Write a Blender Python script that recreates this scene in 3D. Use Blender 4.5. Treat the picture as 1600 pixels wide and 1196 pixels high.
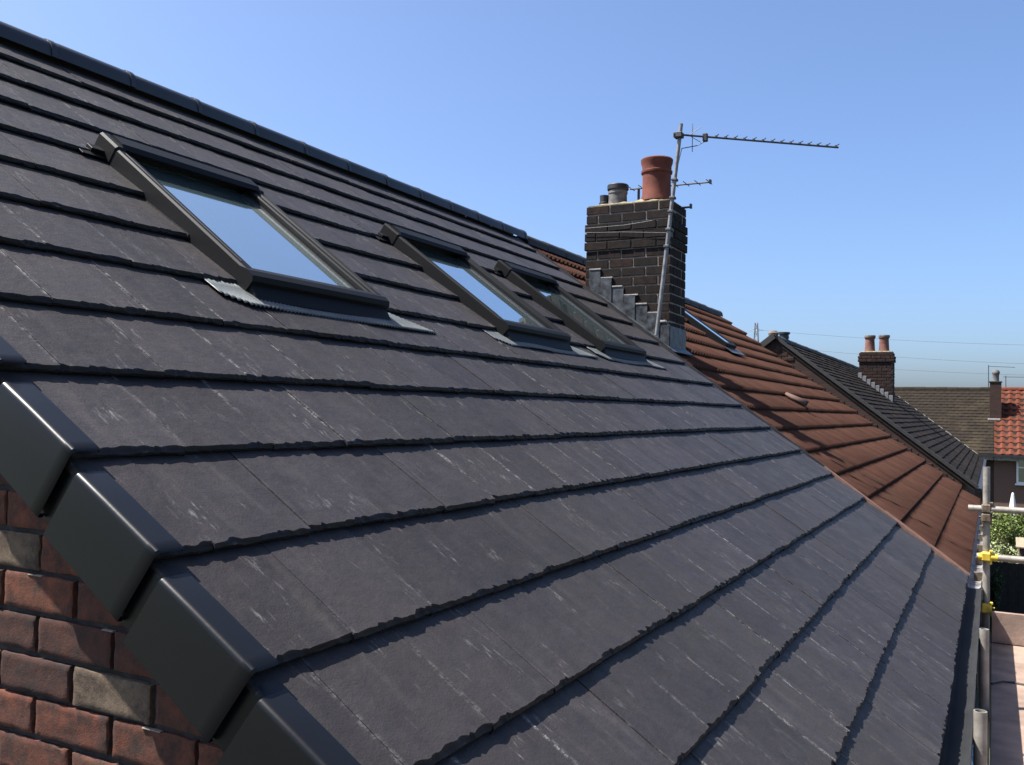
import bpy, math, random
import numpy as np
from mathutils import Matrix, Vector, noise
R = math.radians
rnd = random.Random(7)
scene = bpy.context.scene
for o in list(bpy.data.objects): bpy.data.objects.remove(o)

# ------------------------------------------------------------------ camera
YAW, PITCH, ROLL, FPX = 0.488841, 0.030160, 0.019186, 1413.14
CAM = Vector((0.1528, -1.2590, 6.1960))
fw = Vector((-math.sin(YAW)*math.cos(PITCH), math.cos(YAW)*math.cos(PITCH), math.sin(PITCH)))
r0 = Vector((math.cos(YAW), math.sin(YAW), 0)); u0 = r0.cross(fw)
cr = r0*math.cos(ROLL) + u0*math.sin(ROLL); cu = -r0*math.sin(ROLL) + u0*math.cos(ROLL)
cd = bpy.data.cameras.new('camera'); cam = bpy.data.objects.new('camera', cd)
scene.collection.objects.link(cam)
cam.matrix_world = Matrix(((cr.x, cu.x, -fw.x, CAM.x), (cr.y, cu.y, -fw.y, CAM.y), (cr.z, cu.z, -fw.z, CAM.z), (0, 0, 0, 1)))
cd.sensor_width = 36; cd.lens = 36*FPX/1600; cd.clip_start = 0.05; cd.clip_end = 6000
scene.camera = cam
def proj(P):
    d = Vector(P) - CAM; z = d.dot(fw)
    return 800 + FPX*d.dot(cr)/z, 598 - FPX*d.dot(cu)/z, z
# ------------------------------------------------------------------ light
SUN = Vector((-0.52, -0.25, 1.0)).normalized()
world = bpy.data.worlds.new('World'); scene.world = world; world.use_nodes = True
wn = world.node_tree; wn.nodes.clear()
sky = wn.nodes.new('ShaderNodeTexSky'); sky.sky_type = 'NISHITA'; sky.sun_disc = False
sky.sun_elevation = math.asin(SUN.z); sky.sun_rotation = math.atan2(SUN.x, SUN.y)
sky.altitude = 0; sky.air_density = 0.80; sky.dust_density = 2.7; sky.ozone_density = 7.5
bg = wn.nodes.new('ShaderNodeBackground'); bg.inputs['Strength'].default_value = 0.088
wo = wn.nodes.new('ShaderNodeOutputWorld')
wn.links.new(sky.outputs[0], bg.inputs['Color']); wn.links.new(bg.outputs[0], wo.inputs['Surface'])
sd = bpy.data.lights.new('sun', 'SUN'); sd.energy = 5.0; sd.angle = R(0.53); sd.color = (1.0, 0.955, 0.89)
sun = bpy.data.objects.new('sun', sd); scene.collection.objects.link(sun)
sun.rotation_euler = SUN.to_track_quat('Z', 'Y').to_euler(); sun.location = (0, 0, 40)
scene.render.engine = 'CYCLES'
scene.view_settings.view_transform = 'Standard'; scene.view_settings.look = 'None'
scene.view_settings.gamma = 1; scene.view_settings.exposure = 1.50; scene.view_settings.use_curve_mapping = False

# ------------------------------------------------------------------ material helpers
KV = 0.74      # overall albedo trim
class NT:
    def __init__(s, name):
        s.m = bpy.data.materials.new(name); s.m.use_nodes = True; s.t = s.m.node_tree
        s.b = s.t.nodes['Principled BSDF']
    def n(s, typ, ins=None, **kw):
        nd = s.t.nodes.new(typ)
        for k, v in kw.items(): setattr(nd, k, v)
        for k, v in (ins or {}).items():
            if isinstance(v, bpy.types.NodeSocket): s.t.links.new(v, nd.inputs[k])
            else: nd.inputs[k].default_value = v
        return nd
    def math(s, op, a, b=0.0, c=None, clamp=False):
        nd = s.t.nodes.new('ShaderNodeMath'); nd.operation = op; nd.use_clamp = clamp
        for i, v in enumerate((a, b) if c is None else (a, b, c)):
            if isinstance(v, bpy.types.NodeSocket): s.t.links.new(v, nd.inputs[i])
            else: nd.inputs[i].default_value = v
        return nd.outputs[0]
    def noise(s, vec, scale, detail=4, rough=0.55):
        return s.n('ShaderNodeTexNoise', {'Vector': vec, 'Scale': scale, 'Detail': detail, 'Roughness': rough}).outputs[0]
    def ramp(s, fac, stops):
        nd = s.n('ShaderNodeValToRGB', {'Fac': fac}); cr_ = nd.color_ramp
        while len(cr_.elements) < len(stops): cr_.elements.new(0.5)
        for e, (p, c) in zip(cr_.elements, stops):
            e.position = p; e.color = (c, c, c, 1) if not hasattr(c, '__len__') else (*c, 1)
        return nd.outputs[0]
    def mix(s, fac, a, b, typ='MIX'):
        nd = s.t.nodes.new('ShaderNodeMix'); nd.data_type = 'RGBA'; nd.blend_type = typ
        for i, v in ((0, fac), (6, a), (7, b)):
            if isinstance(v, bpy.types.NodeSocket): s.t.links.new(v, nd.inputs[i])
            else: nd.inputs[i].default_value = v if not hasattr(v, '__len__') else (*v, 1)
        return nd.outputs[2]
    def pos(s): return s.n('ShaderNodeNewGeometry').outputs['Position']
    def objc(s): return s.n('ShaderNodeTexCoord').outputs['Object']
    def uv(s): return s.n('ShaderNodeTexCoord').outputs['UV']
    def rand(s): return s.n('ShaderNodeObjectInfo').outputs['Random']
    def set(s, color=None, rough=None, metal=None, spec=None, bump=None, bstr=0.2, bdist=0.01):
        if color is not None:
            if isinstance(color, bpy.types.NodeSocket): color = s.mix(1.0, color, (KV, KV, KV), 'MULTIPLY')
            else: color = tuple(c*KV for c in color)
        for k, v in (('Base Color', color), ('Roughness', rough), ('Metallic', metal), ('Specular IOR Level', spec)):
            if v is None: continue
            if isinstance(v, bpy.types.NodeSocket): s.t.links.new(v, s.b.inputs[k])
            else: s.b.inputs[k].default_value = (*v, 1) if hasattr(v, '__len__') else v
        if bump is not None:
            bn = s.n('ShaderNodeBump', {'Height': bump, 'Strength': bstr, 'Distance': bdist})
            s.t.links.new(bn.outputs[0], s.b.inputs['Normal'])
        return s.m
    def jitter(s, col, amt):
        v = s.math('MULTIPLY_ADD', s.rand(), 2*amt, 1-amt)
        nd = s.n('ShaderNodeHueSaturation', {'Color': col, 'Value': v}); return nd.outputs[0]
def scaled(N, vec, sc, off=None):
    nd = N.n('ShaderNodeMapping', {'Vector': vec, 'Scale': sc})
    if off is not None: N.t.links.new(off, nd.inputs['Location'])
    return nd.outputs[0]
def simple(name, c, rough=0.6, metal=0.0, var=0.15, scale=8, bstr=0.15, bscale=60, spec=0.5, c2=None, coord='pos'):
    N = NT(name); p = N.pos() if coord == 'pos' else N.objc()
    f = N.noise(p, scale, 5)
    lo = c2 if c2 else tuple(x*(1-var*1.6) for x in c); hi = tuple(min(1, x*(1+var)) for x in c)
    col = N.ramp(f, [(0.3, lo), (0.7, hi)])
    return N.set(col, rough, metal, spec, N.noise(p, bscale, 4), bstr, 0.004)
M = {}
def mat_slate():
    N = NT('slate'); uv = N.uv(); rn = N.rand(); pos = N.pos()
    offv = N.n('ShaderNodeCombineXYZ', {'X': N.math('MULTIPLY', rn, 37.0), 'Y': N.math('MULTIPLY', rn, 91.0), 'Z': 0.0}).outputs[0]
    uvo = N.n('ShaderNodeVectorMath', {0: uv, 1: offv}, operation='ADD').outputs[0]
    big = N.noise(pos, 0.9, 3); med = N.noise(uvo, 9, 5, 0.6)
    base = N.ramp(med, [(0.25, (0.0245, 0.0220, 0.0240)), (0.5, (0.0340, 0.0305, 0.0325)), (0.8, (0.0455, 0.0408, 0.0422))])
    base = N.mix(N.math('MULTIPLY', N.ramp(big, [(0.42, 0.0), (0.62, 1.0)]), 0.45), base, (0.040, 0.035, 0.032))
    st = N.noise(scaled(N, uvo, (17, 2.6, 1)), 1.0, 4, 0.6)
    stm = N.math('MULTIPLY', N.ramp(st, [(0.52, 0.0), (0.72, 1.0)]), N.ramp(N.noise(pos, 1.7, 2), [(0.40, 0.08), (0.62, 0.75)]))
    base = N.mix(N.math('MULTIPLY', stm, 0.6), base, (0.074, 0.067, 0.062))
    dk = N.noise(scaled(N, uvo, (13, 4.0, 1)), 1.0, 3, 0.6)
    base = N.mix(N.math('MULTIPLY', N.ramp(dk, [(0.52, 0.0), (0.75, 1.0)]), 0.30), base, (0.016, 0.0155, 0.017))
    # chalky scuffs in patches
    sc = N.noise(scaled(N, uvo, (70, 16, 1)), 1.0, 6, 0.75)
    pm = N.noise(scaled(N, uvo, (9, 4.5, 1)), 1.0, 2, 0.5)
    scm = N.math('MULTIPLY', N.ramp(sc, [(0.54, 0.0), (0.66, 1.0)]), N.ramp(pm, [(0.56, 0.0), (0.68, 1.0)]))
    base = N.mix(N.math('MULTIPLY', scm, 0.62), base, (0.24, 0.23, 0.217))
    # long thin scratches
    sn = N.noise(scaled(N, uvo, (55, 5, 1)), 1.0, 2, 0.4)
    scr = N.math('SUBTRACT', 1.0, N.math('MULTIPLY', N.math('ABSOLUTE', N.math('SUBTRACT', sn, 0.70)), 90.0), clamp=True)
    scr = N.math('MULTIPLY', scr, N.ramp(N.noise(pos, 2.3, 2), [(0.5, 0.0), (0.62, 1.0)]))
    base = N.mix(N.math('MULTIPLY', scr, 0.38), base, (0.20, 0.19, 0.18))
    # chalk along the joints : 'edge' vertex layer = distance to the nearest side
    ed = N.n('ShaderNodeAttribute', attribute_name='edge').outputs['Fac']
    wob = N.noise(scaled(N, uvo, (1, 26, 1)), 1.0, 4, 0.7)
    em = N.math('MULTIPLY', N.ramp(ed, [(0.0, 1.0), (0.55, 0.0)]), N.ramp(wob, [(0.46, 0.0), (0.58, 1.0)]))
    em = N.math('MULTIPLY', em, N.ramp(N.noise(uvo, 190, 2), [(0.40, 0.15), (0.55, 1.0)]))
    em = N.math('MULTIPLY', em, N.ramp(N.noise(pos, 1.3, 2), [(0.42, 0.08), (0.60, 0.9)]))
    em = N.math('MULTIPLY', em, N.ramp(N.math('FRACT', N.math('MULTIPLY', rn, 13.7)), [(0.25, 0.25), (0.7, 1.0)]))
    base = N.mix(N.math('MULTIPLY', em, 0.85), base, (0.36, 0.35, 0.335))
    lip_shade = N.n('ShaderNodeAttribute', attribute_name='lip').outputs['Fac']
    base = N.mix(N.math('MULTIPLY', lip_shade, 0.55), base, (0.008, 0.0078, 0.0085))  # painted shade: lip faces darkened in the colour to deepen the course shadows
    v = N.math('MULTIPLY_ADD', rn, 0.30, 0.86)
    base = N.n('ShaderNodeHueSaturation', {'Color': base, 'Value': v}).outputs[0]
    h = N.math('ADD', N.math('MULTIPLY', N.noise(uvo, 30, 4, 0.6), 0.8), N.math('MULTIPLY', N.noise(uvo, 210, 3), 0.25))
    rg = N.ramp(N.noise(uvo, 14, 3), [(0.3, 0.50), (0.7, 0.64)])
    return N.set(base, rg, 0, 0.15, h, 0.60, 0.006)
M['slate'] = mat_slate()
def mat_brick(name, stops, soot=0.35, sootc=(0.035, 0.028, 0.025)):
    N = NT(name); o = N.objc(); rn = N.rand()
    offv = N.n('ShaderNodeCombineXYZ', {'X': N.math('MULTIPLY', rn, 53.0), 'Y': 0.0, 'Z': N.math('MULTIPLY', rn, 29.0)}).outputs[0]
    p = N.n('ShaderNodeVectorMath', {0: o, 1: offv}, operation='ADD').outputs[0]
    c = N.ramp(rn, stops)
    f = N.noise(p, 15, 7, 0.75)
    c = N.mix(N.ramp(f, [(0.36, 0.0), (0.62, min(1.0, soot*2.6))]), c, sootc)
    f2 = N.noise(p, 70, 4, 0.7)
    c = N.mix(N.ramp(f2, [(0.58, 0.0), (0.75, 0.30)]), c, tuple(min(1, x*1.35+0.01) for x in stops[-1][1]))
    h = N.math('ADD', N.noise(p, 45, 5, 0.7), N.math('MULTIPLY', N.noise(p, 240, 2), 0.4))
    return N.set(c, 0.92, 0, 0.2, h, 0.35, 0.004)
M['brick'] = mat_brick('red_brick', [(0.0, (0.135, 0.048, 0.031)), (0.3, (0.20, 0.072, 0.041)), (0.55, (0.085, 0.037, 0.028)), (0.75, (0.18, 0.062, 0.038)), (1.0, (0.19, 0.088, 0.055))])
M['brick_pale'] = mat_brick('pale_brick', [(0.0, (0.165, 0.122, 0.080)), (1.0, (0.20, 0.152, 0.105))], 0.5, (0.06, 0.042, 0.033))
M['brick_soot'] = mat_brick('sooty_brick', [(0.0, (0.024, 0.017, 0.015)), (0.5, (0.034, 0.021, 0.017)), (0.8, (0.018, 0.015, 0.014)), (1.0, (0.050, 0.026, 0.019))], 0.45, (0.009, 0.008, 0.008))
M['brick_far'] = mat_brick('dark_red_brick', [(0.0, (0.055, 0.029, 0.022)), (0.5, (0.080, 0.037, 0.027)), (1.0, (0.036, 0.022, 0.019))], 0.4, (0.014, 0.012, 0.012))
M['mortar_dark'] = simple('dark_mortar', (0.070, 0.064, 0.059), 0.95, var=0.35, scale=12, bstr=0.6, bscale=120, spec=0.2)
M['mortar_light'] = simple('pale_mortar', (0.30, 0.265, 0.22), 0.95, var=0.2, c2=(0.13, 0.11, 0.095), scale=5, bstr=0.6, bscale=120, spec=0.2)
M['lichen_mortar'] = simple('lichen_mortar', (0.30, 0.26, 0.15), 0.95, var=0.3, scale=22, bstr=0.7, bscale=60, spec=0.2, c2=(0.10, 0.09, 0.075))
M['plastic'] = simple('dark_grey_plastic', (0.0050, 0.0057, 0.0072), 0.36, var=0.08, scale=3, bstr=0.04, bscale=90, spec=0.26)
M['ridge'] = simple('dark_grey_ridge', (0.022, 0.025, 0.030), 0.42, var=0.12, scale=6, bstr=0.15, bscale=80)
M['deck'] = simple('roof_underlay', (0.022, 0.021, 0.022), 0.9, var=0.1)
M['frame'] = simple('dark_grey_aluminium', (0.0090, 0.0095, 0.0105), 0.55, 0.0, spec=0.12, var=0.10, scale=4, bstr=0.05)
M['lead'] = simple('lead_sheet', (0.070, 0.078, 0.088), 0.50, 0.3, var=0.6, scale=16, bstr=0.45, bscale=22)
M['apron'] = simple('pleated_lead', (0.125, 0.138, 0.138), 0.50, 0.25, var=0.15, scale=12, bstr=0.25, bscale=60)
M['pointing'] = simple('white_pointing', (0.36, 0.345, 0.32), 0.9, var=0.2, scale=20, bstr=0.5)
def mat_glass(name, tint=(0.030, 0.042, 0.052), refl=0.5):
    N = NT(name)
    N.set(tint, 0.03, 0.0, 0.5)
    N.b.inputs['IOR'].default_value = 1.52
    g = N.n('ShaderNodeBsdfGlossy', {'Color': (0.90, 0.97, 0.98, 1), 'Roughness': 0.03})
    fr = N.n('ShaderNodeFresnel', {'IOR': 1.9})
    fac = N.math('MULTIPLY_ADD', fr.outputs[0], 0.9, refl, clamp=True)
    mx = N.n('ShaderNodeMixShader', {0: fac, 1: N.b.outputs[0], 2: g.outputs[0]})
    N.t.links.new(mx.outputs[0], N.t.nodes['Material Output'].inputs['Surface'])
    return N.m
M['glass'] = mat_glass('coated_glazing', (0.12, 0.175, 0.18), refl=0.40)
M['glass_far'] = mat_glass('window_glazing', (0.02, 0.025, 0.03), 0.08)
M['terracotta'] = simple('terracotta', (0.175, 0.049, 0.030), 0.8, var=0.2, scale=9, bstr=0.3, bscale=50, spec=0.3)
M['terracotta_dull'] = simple('weathered_terracotta', (0.21, 0.080, 0.055), 0.85, var=0.3, scale=9, bstr=0.3, bscale=50, c2=(0.08, 0.042, 0.034))
M['pot_grey'] = simple('grey_pot', (0.16, 0.15, 0.145), 0.85, var=0.35, scale=14, c2=(0.045, 0.042, 0.04))
M['black'] = simple('black_plastic', (0.018, 0.018, 0.020), 0.5, var=0.2)
M['galv'] = simple('galvanised_steel', (0.28, 0.28, 0.285), 0.5, 0.4, var=0.2, scale=18, c2=(0.16, 0.16, 0.165), bstr=0.1)
M['alu_dull'] = simple('weathered_aluminium', (0.085, 0.087, 0.095), 0.55, 0.5, var=0.2, scale=20)
M['tube'] = simple('scaffold_tube', (0.36, 0.335, 0.29), 0.55, 0.30, var=0.18, scale=12, c2=(0.20, 0.18, 0.15), bstr=0.25, bscale=50)
M['yellow'] = simple('yellow_paint', (0.72, 0.52, 0.04), 0.5, var=0.2, scale=25, c2=(0.42, 0.29, 0.03))
M['coupler'] = simple('rusty_coupler', (0.17, 0.13, 0.09), 0.7, 0.4, var=0.4, scale=30)
M['timber'] = simple('scaffold_board', (0.16, 0.115, 0.075), 0.85, var=0.35, scale=10)
M['lath'] = simple('pink_lath', (0.22, 0.115, 0.082), 0.85, var=0.2, scale=16)
def mat_tile(name, lo, hi, patch=None, rough=0.82, jit=0.14, psc=1.2):
    N = NT(name); p = N.pos(); f = N.noise(p, 7, 5, 0.6)
    c = N.ramp(f, [(0.3, lo), (0.7, hi)])
    if patch:
        c = N.mix(N.ramp(N.noise(p, psc, 5, 0.65), [(0.5, 0.0), (0.68, 0.85)]), c, patch)
    c = N.jitter(c, jit)
    return N.set(c, rough, 0, 0.07, N.noise(p, 60, 4), 0.4, 0.006)
M['brown_tile'] = mat_tile('brown_concrete_tile', (0.062, 0.0290, 0.0205), (0.088, 0.0415, 0.0290), (0.068, 0.0365, 0.0255))
M['vent'] = simple('brown_clay_vent', (0.115, 0.060, 0.042), 0.85, var=0.2, scale=10)
M['brown_side'] = simple('brown_verge_mortar', (0.20, 0.13, 0.10), 0.9, var=0.3, scale=14)
M['dark_tile'] = mat_tile('dark_weathered_tile', (0.014, 0.0118, 0.0102), (0.026, 0.021, 0.0175), (0.040, 0.030, 0.023))
M['moss_tile'] = mat_tile('mossy_tile', (0.022, 0.0175, 0.014), (0.034, 0.027, 0.020), (0.055, 0.043, 0.028), psc=0.9)
M['red_tile'] = mat_tile('red_clay_tile', (0.110, 0.034, 0.021), (0.15, 0.049, 0.029), (0.085, 0.034, 0.023), 0.8, 0.18)
M['verge_dark'] = simple('dark_verge_trim', (0.026, 0.024, 0.023), 0.7, var=0.25)
M['white'] = simple('white_upvc', (0.78, 0.78, 0.77), 0.4, var=0.05)
M['white_cloth'] = simple('white_canvas', (0.75, 0.74, 0.70), 0.85, var=0.08)
M['grey_gutter'] = simple('weathered_white_gutter', (0.25, 0.24, 0.235), 0.6, var=0.4, scale=9, c2=(0.08, 0.075, 0.07))
M['render_brown'] = simple('brown_pebbledash', (0.150, 0.088, 0.068), 0.95, var=0.25, scale=30, bstr=0.8, bscale=90)
M['fence'] = simple('dark_stained_board', (0.022, 0.020, 0.018), 0.85, var=0.35, scale=10)
M['stone'] = simple('garden_wall_stone', (0.20, 0.15, 0.125), 0.9, var=0.3, scale=6)
M['paving'] = mat_tile('pink_paving', (0.30, 0.22, 0.18), (0.38, 0.29, 0.24), (0.25, 0.19, 0.165), 0.9, 0.10)
M['joint'] = simple('sand_joint', (0.16, 0.135, 0.115), 0.95)
M['grass'] = simple('lawn', (0.050, 0.062, 0.026), 0.9, var=0.4, scale=0.6, bstr=0.6, bscale=30, c2=(0.03, 0.04, 0.018))
M['tarmac'] = simple('tarmac', (0.055, 0.052, 0.050), 0.9, var=0.3, scale=2, bstr=0.5, bscale=90)
M['felt'] = simple('sandy_roof_felt', (0.34, 0.26, 0.18), 0.9, var=0.2)
M['wire'] = simple('dark_wire', (0.10, 0.10, 0.11), 0.7)
M['pylon'] = simple('pylon_steel', (0.28, 0.29, 0.30), 0.6, 0.3)
M['bag'] = simple('blue_white_plastic', (0.45, 0.60, 0.68), 0.35, var=0.5, scale=18, c2=(0.10, 0.22, 0.32), bstr=0.5, bscale=25)
M['bark'] = simple('bark', (0.09, 0.07, 0.05), 0.9, var=0.3)
def mat_leaf(name, a, b, c):
    N = NT(name); col = N.ramp(N.noise(N.pos(), 5, 3), [(0.3, a), (0.5, b), (0.72, c)])
    N.set(col, 0.65, 0, 0.3)
    if 'Transmission Weight' in N.b.inputs: pass
    return N.m
M['leaf'] = mat_leaf('leaf', (0.07, 0.11, 0.026), (0.16, 0.22, 0.05), (0.28, 0.32, 0.12))
M['leaf_pale'] = mat_leaf('pale_leaf', (0.16, 0.20, 0.09), (0.32, 0.36, 0.18), (0.50, 0.52, 0.34))
M['leaf_dark'] = mat_leaf('dark_leaf', (0.020, 0.035, 0.012), (0.035, 0.055, 0.018), (0.06, 0.08, 0.03))
def brick_tex(name, c1, c2, mo):
    N = NT(name); tc = N.objc()
    s = N.n('ShaderNodeSeparateXYZ', {0: tc})
    u = N.math('ADD', s.outputs[0], s.outputs[1])
    v = N.n('ShaderNodeCombineXYZ', {'X': u, 'Y': s.outputs[2], 'Z': 0.0}).outputs[0]
    b = N.n('ShaderNodeTexBrick', {'Vector': v, 'Color1': (*c1, 1), 'Color2': (*c2, 1), 'Mortar': (*mo, 1), 'Scale': 1.0, 'Mortar Size': 0.006, 'Brick Width': 0.25, 'Row Height': 0.09})
    return N.set(b.outputs[0], 0.9, 0, 0.25, b.outputs[1], 0.4, -0.004)
M['brickwall'] = brick_tex('brickwork', (0.26, 0.10, 0.06), (0.19, 0.07, 0.05), (0.08, 0.07, 0.065))
M['brickwall_dark'] = brick_tex('dark_brickwork', (0.060, 0.031, 0.023), (0.042, 0.024, 0.019), (0.036, 0.031, 0.028))

# ------------------------------------------------------------------ object helpers
COL = scene.collection
WM = {}
def link(o, parent=None, W=None):
    COL.objects.link(o)
    W = W if W is not None else (WM[parent.name].copy() if parent else Matrix.Identity(4))
    WM[o.name] = W
    if parent is not None:
        o.parent = parent; o.matrix_basis = WM[parent.name].inverted() @ W
    else: o.matrix_basis = W
    return o
def tag(o, label=None, cat=None, group=None, kind=None):
    if label: o['label'] = label
    if cat: o['category'] = cat
    if group: o['group'] = group
    if kind: o['kind'] = kind
    return o
def empty(name, W, label, cat, group=None):
    if not isinstance(W, Matrix): W = Matrix.Translation(Vector(W))
    o = bpy.data.objects.new(name, None); o.empty_display_size = 0.3
    link(o, None, W); return tag(o, label, cat, group)
def inst(name, me, parent, W): return link(bpy.data.objects.new(name, me), parent, W)
def frame(o, x, y, z):
    x, y, z, o = map(Vector, (x, y, z, o))
    return Matrix(((x.x, y.x, z.x, o.x), (x.y, y.y, z.y, o.y), (x.z, y.z, z.z, o.z), (0, 0, 0, 1)))
class MB:
    def __init__(s): s.v = []; s.f = []
    def add(s, vs, fs):
        b = len(s.v); s.v += [Vector(v) for v in vs]; s.f += [tuple(i+b for i in f) for f in fs]; return s
    def box(s, lo, hi, W=None):
        vs = [Vector((x, y, z)) for z in (lo[2], hi[2]) for y in (lo[1], hi[1]) for x in (lo[0], hi[0])]
        if W is not None: vs = [W @ v for v in vs]
        return s.add(vs, [(0, 2, 3, 1), (4, 5, 7, 6), (0, 1, 5, 4), (2, 6, 7, 3), (0, 4, 6, 2), (1, 3, 7, 5)])
    def bbox(s, lo, hi, b=0.004, W=None):            # box with chamfered edges
        vs = []; lo = Vector(lo); hi = Vector(hi); idx = {}
        for sx in (0, 1):
            for sy in (0, 1):
                for sz in (0, 1):
                    c = Vector((hi.x if sx else lo.x, hi.y if sy else lo.y, hi.z if sz else lo.z))
                    d = Vector((-b if sx else b, -b if sy else b, -b if sz else b))
                    for ax in range(3):
                        v = c + d; v[ax] = c[ax]; idx[(sx, sy, sz, ax)] = len(vs); vs.append(v)
        fs = []
        for ax in range(3):
            o1, o2 = [a for a in range(3) if a != ax]
            for sg in (0, 1):
                q = []
                for a, bb in ((0, 0), (1, 0), (1, 1), (0, 1)):
                    k = [0, 0, 0]; k[ax] = sg; k[o1] = a; k[o2] = bb; q.append(idx[(*k, ax)])
                flip = (sg == 0) ^ (ax == 1)
                fs.append(tuple(reversed(q)) if flip else tuple(q))
            for a in (0, 1):
                for bb in (0, 1):
                    k0 = [0, 0, 0]; k1 = [0, 0, 0]
                    k0[ax] = 0; k1[ax] = 1; k0[o1] = k1[o1] = a; k0[o2] = k1[o2] = bb
                    fs.append((idx[(*k0, o1)], idx[(*k1, o1)], idx[(*k1, o2)], idx[(*k0, o2)]))
        for sx in (0, 1):
            for sy in (0, 1):
                for sz in (0, 1): fs.append(tuple(idx[(sx, sy, sz, a)] for a in range(3)))
        if W is not None: vs = [W @ v for v in vs]
        return s.add(vs, fs)
    def tube(s, pts, r, n=10, cap=True, r2=None):
        pts = [Vector(p) for p in pts]; rings = []
        for i, p in enumerate(pts):
            d = (pts[min(i+1, len(pts)-1)] - pts[max(i-1, 0)]).normalized()
            a = d.cross(Vector((0, 0, 1)));
            if a.length < 1e-3: a = Vector((1, 0, 0))
            a.normalize(); b = d.cross(a)
            rr = r if r2 is None else r + (r2-r)*i/(len(pts)-1)
            rings.append([p + a*rr*math.cos(2*math.pi*k/n) + b*rr*math.sin(2*math.pi*k/n) for k in range(n)])
        vs = [v for q in rings for v in q]; fs = []
        for i in range(len(rings)-1):
            for k in range(n): fs.append((i*n+k, i*n+(k+1) % n, (i+1)*n+(k+1) % n, (i+1)*n+k))
        if cap: fs += [tuple(range(n-1, -1, -1)), tuple(range((len(rings)-1)*n, len(rings)*n))]
        return s.add(vs, fs)
    def lathe(s, prof, c, n=24):
        c = Vector(c); vs = []; fs = []
        for r, z in prof:
            for k in range(n): vs.append(c + Vector((r*math.cos(2*math.pi*k/n), r*math.sin(2*math.pi*k/n), z)))
        for i in range(len(prof)-1):
            for k in range(n): fs.append((i*n+k, i*n+(k+1) % n, (i+1)*n+(k+1) % n, (i+1)*n+k))
        return s.add(vs, fs)
    def prism(s, poly, d):
        poly = [Vector(p) for p in poly]; d = Vector(d); n = len(poly)
        vs = poly + [p + d for p in poly]
        fs = [tuple(range(n-1, -1, -1)), tuple(range(n, 2*n))] + [(i, (i+1) % n, n+(i+1) % n, n+i) for i in range(n)]
        return s.add(vs, fs)
    def mesh(s, name, mat, smooth=False, inv=None):
        me = bpy.data.meshes.new(name)
        vs = [tuple(inv @ v) for v in s.v] if inv is not None else [tuple(v) for v in s.v]
        me.from_pydata(vs, [], s.f); me.materials.append(mat)
        if smooth:
            me.polygons.foreach_set('use_smooth', [True]*len(me.polygons))
            if smooth != 'all': me.set_sharp_from_angle(angle=R(38))
        me.update(); return me
    def build(s, name, mat, parent=None, origin=None, smooth=False):
        W = Matrix.Translation(Vector(origin)) if origin is not None else (WM[parent.name].copy() if parent else Matrix.Identity(4))
        return link(bpy.data.objects.new(name, s.mesh(name, mat, smooth, W.inverted())), parent, W)

# ------------------------------------------------------------------ roof frame of the terrace (eaves line on the Y axis at z = 5)
TH = 0.63247; CT, ST = math.cos(TH), math.sin(TH)
G = 0.308; NC = 16; SLEN = NC*G; EZ = 5.0
EY, ES, EN = Vector((0, 1, 0)), Vector((-CT, 0, ST)), Vector((ST, 0, CT))
def RP(s, y, n=0.0): return Vector((0, y, EZ)) + ES*s + EN*n
def RF(s, y, n=0.0): return frame(RP(s, y, n), EY, ES, EN)      # local x = along ridge, y = up slope, z = off the roof
LIP = 0.0225
RX, RZ = -SLEN*CT, EZ + SLEN*ST

# ------------------------------------------------------------------ setting
g = MB().add([(-3000, -3000, 0), (3000, -3000, 0), (3000, 3000, 0), (-3000, 3000, 0)], [(0, 1, 2, 3)]).build('ground', M['grass']); tag(g, kind='structure')
tag(MB().add([(-14, -14, 0.004), (6, -14, 0.004), (6, 17.5, 0.004), (-14, 17.5, 0.004)], [(0, 1, 2, 3)]).build('yard', M['tarmac']), kind='structure')
# ------------------------------------------------------------------ slate house
slate_house = empty('terraced_house', (0, 0, 0), 'end terrace house with new charcoal slate roof, three skylights and brick gable', 'house', 'houses along the row')
Y0, Y1 = -0.045, 6.50
WALLX = -0.26
w = MB()
def gable_poly(y, n): # outline of the brick gable just under the roof
    return [Vector((WALLX, y, 0)), Vector((WALLX, y, EZ - WALLX*math.tan(TH) - n)), Vector((RX, y, RZ - n)), Vector((2*RX - WALLX, y, EZ - WALLX*math.tan(TH) - n)), Vector((2*RX - WALLX, y, 0))]
w.prism(list(reversed(gable_poly(0.050, 0.12))), (0, 0.19, 0))
gw = w.build('gable_wall', M['mortar_dark'], slate_house)
MB().box((WALLX-0.2, 0.24, 0), (WALLX, 6.5, EZ+0.05)).build('front_wall', M['brickwall'], slate_house)
MB().box((2*RX-WALLX, 0.24, 0), (2*RX-WALLX+0.2, 6.5, EZ+0.05)).build('rear_wall', M['brickwall'], slate_house)
def brick_meshes(L, D, H, mat, nvar=6, seed=1, b=0.006, jit=0.0025):
    rr = random.Random(seed); out = []
    for k in range(nvar):
        m = MB().bbox((0, 0, 0), (L, D, H), b)
        for v in m.v: v += Vector((rr.uniform(-jit, jit), rr.uniform(-jit, jit)*0.8, rr.uniform(-jit, jit)))
        out.append(m.mesh('brick', mat))
    return out
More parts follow.
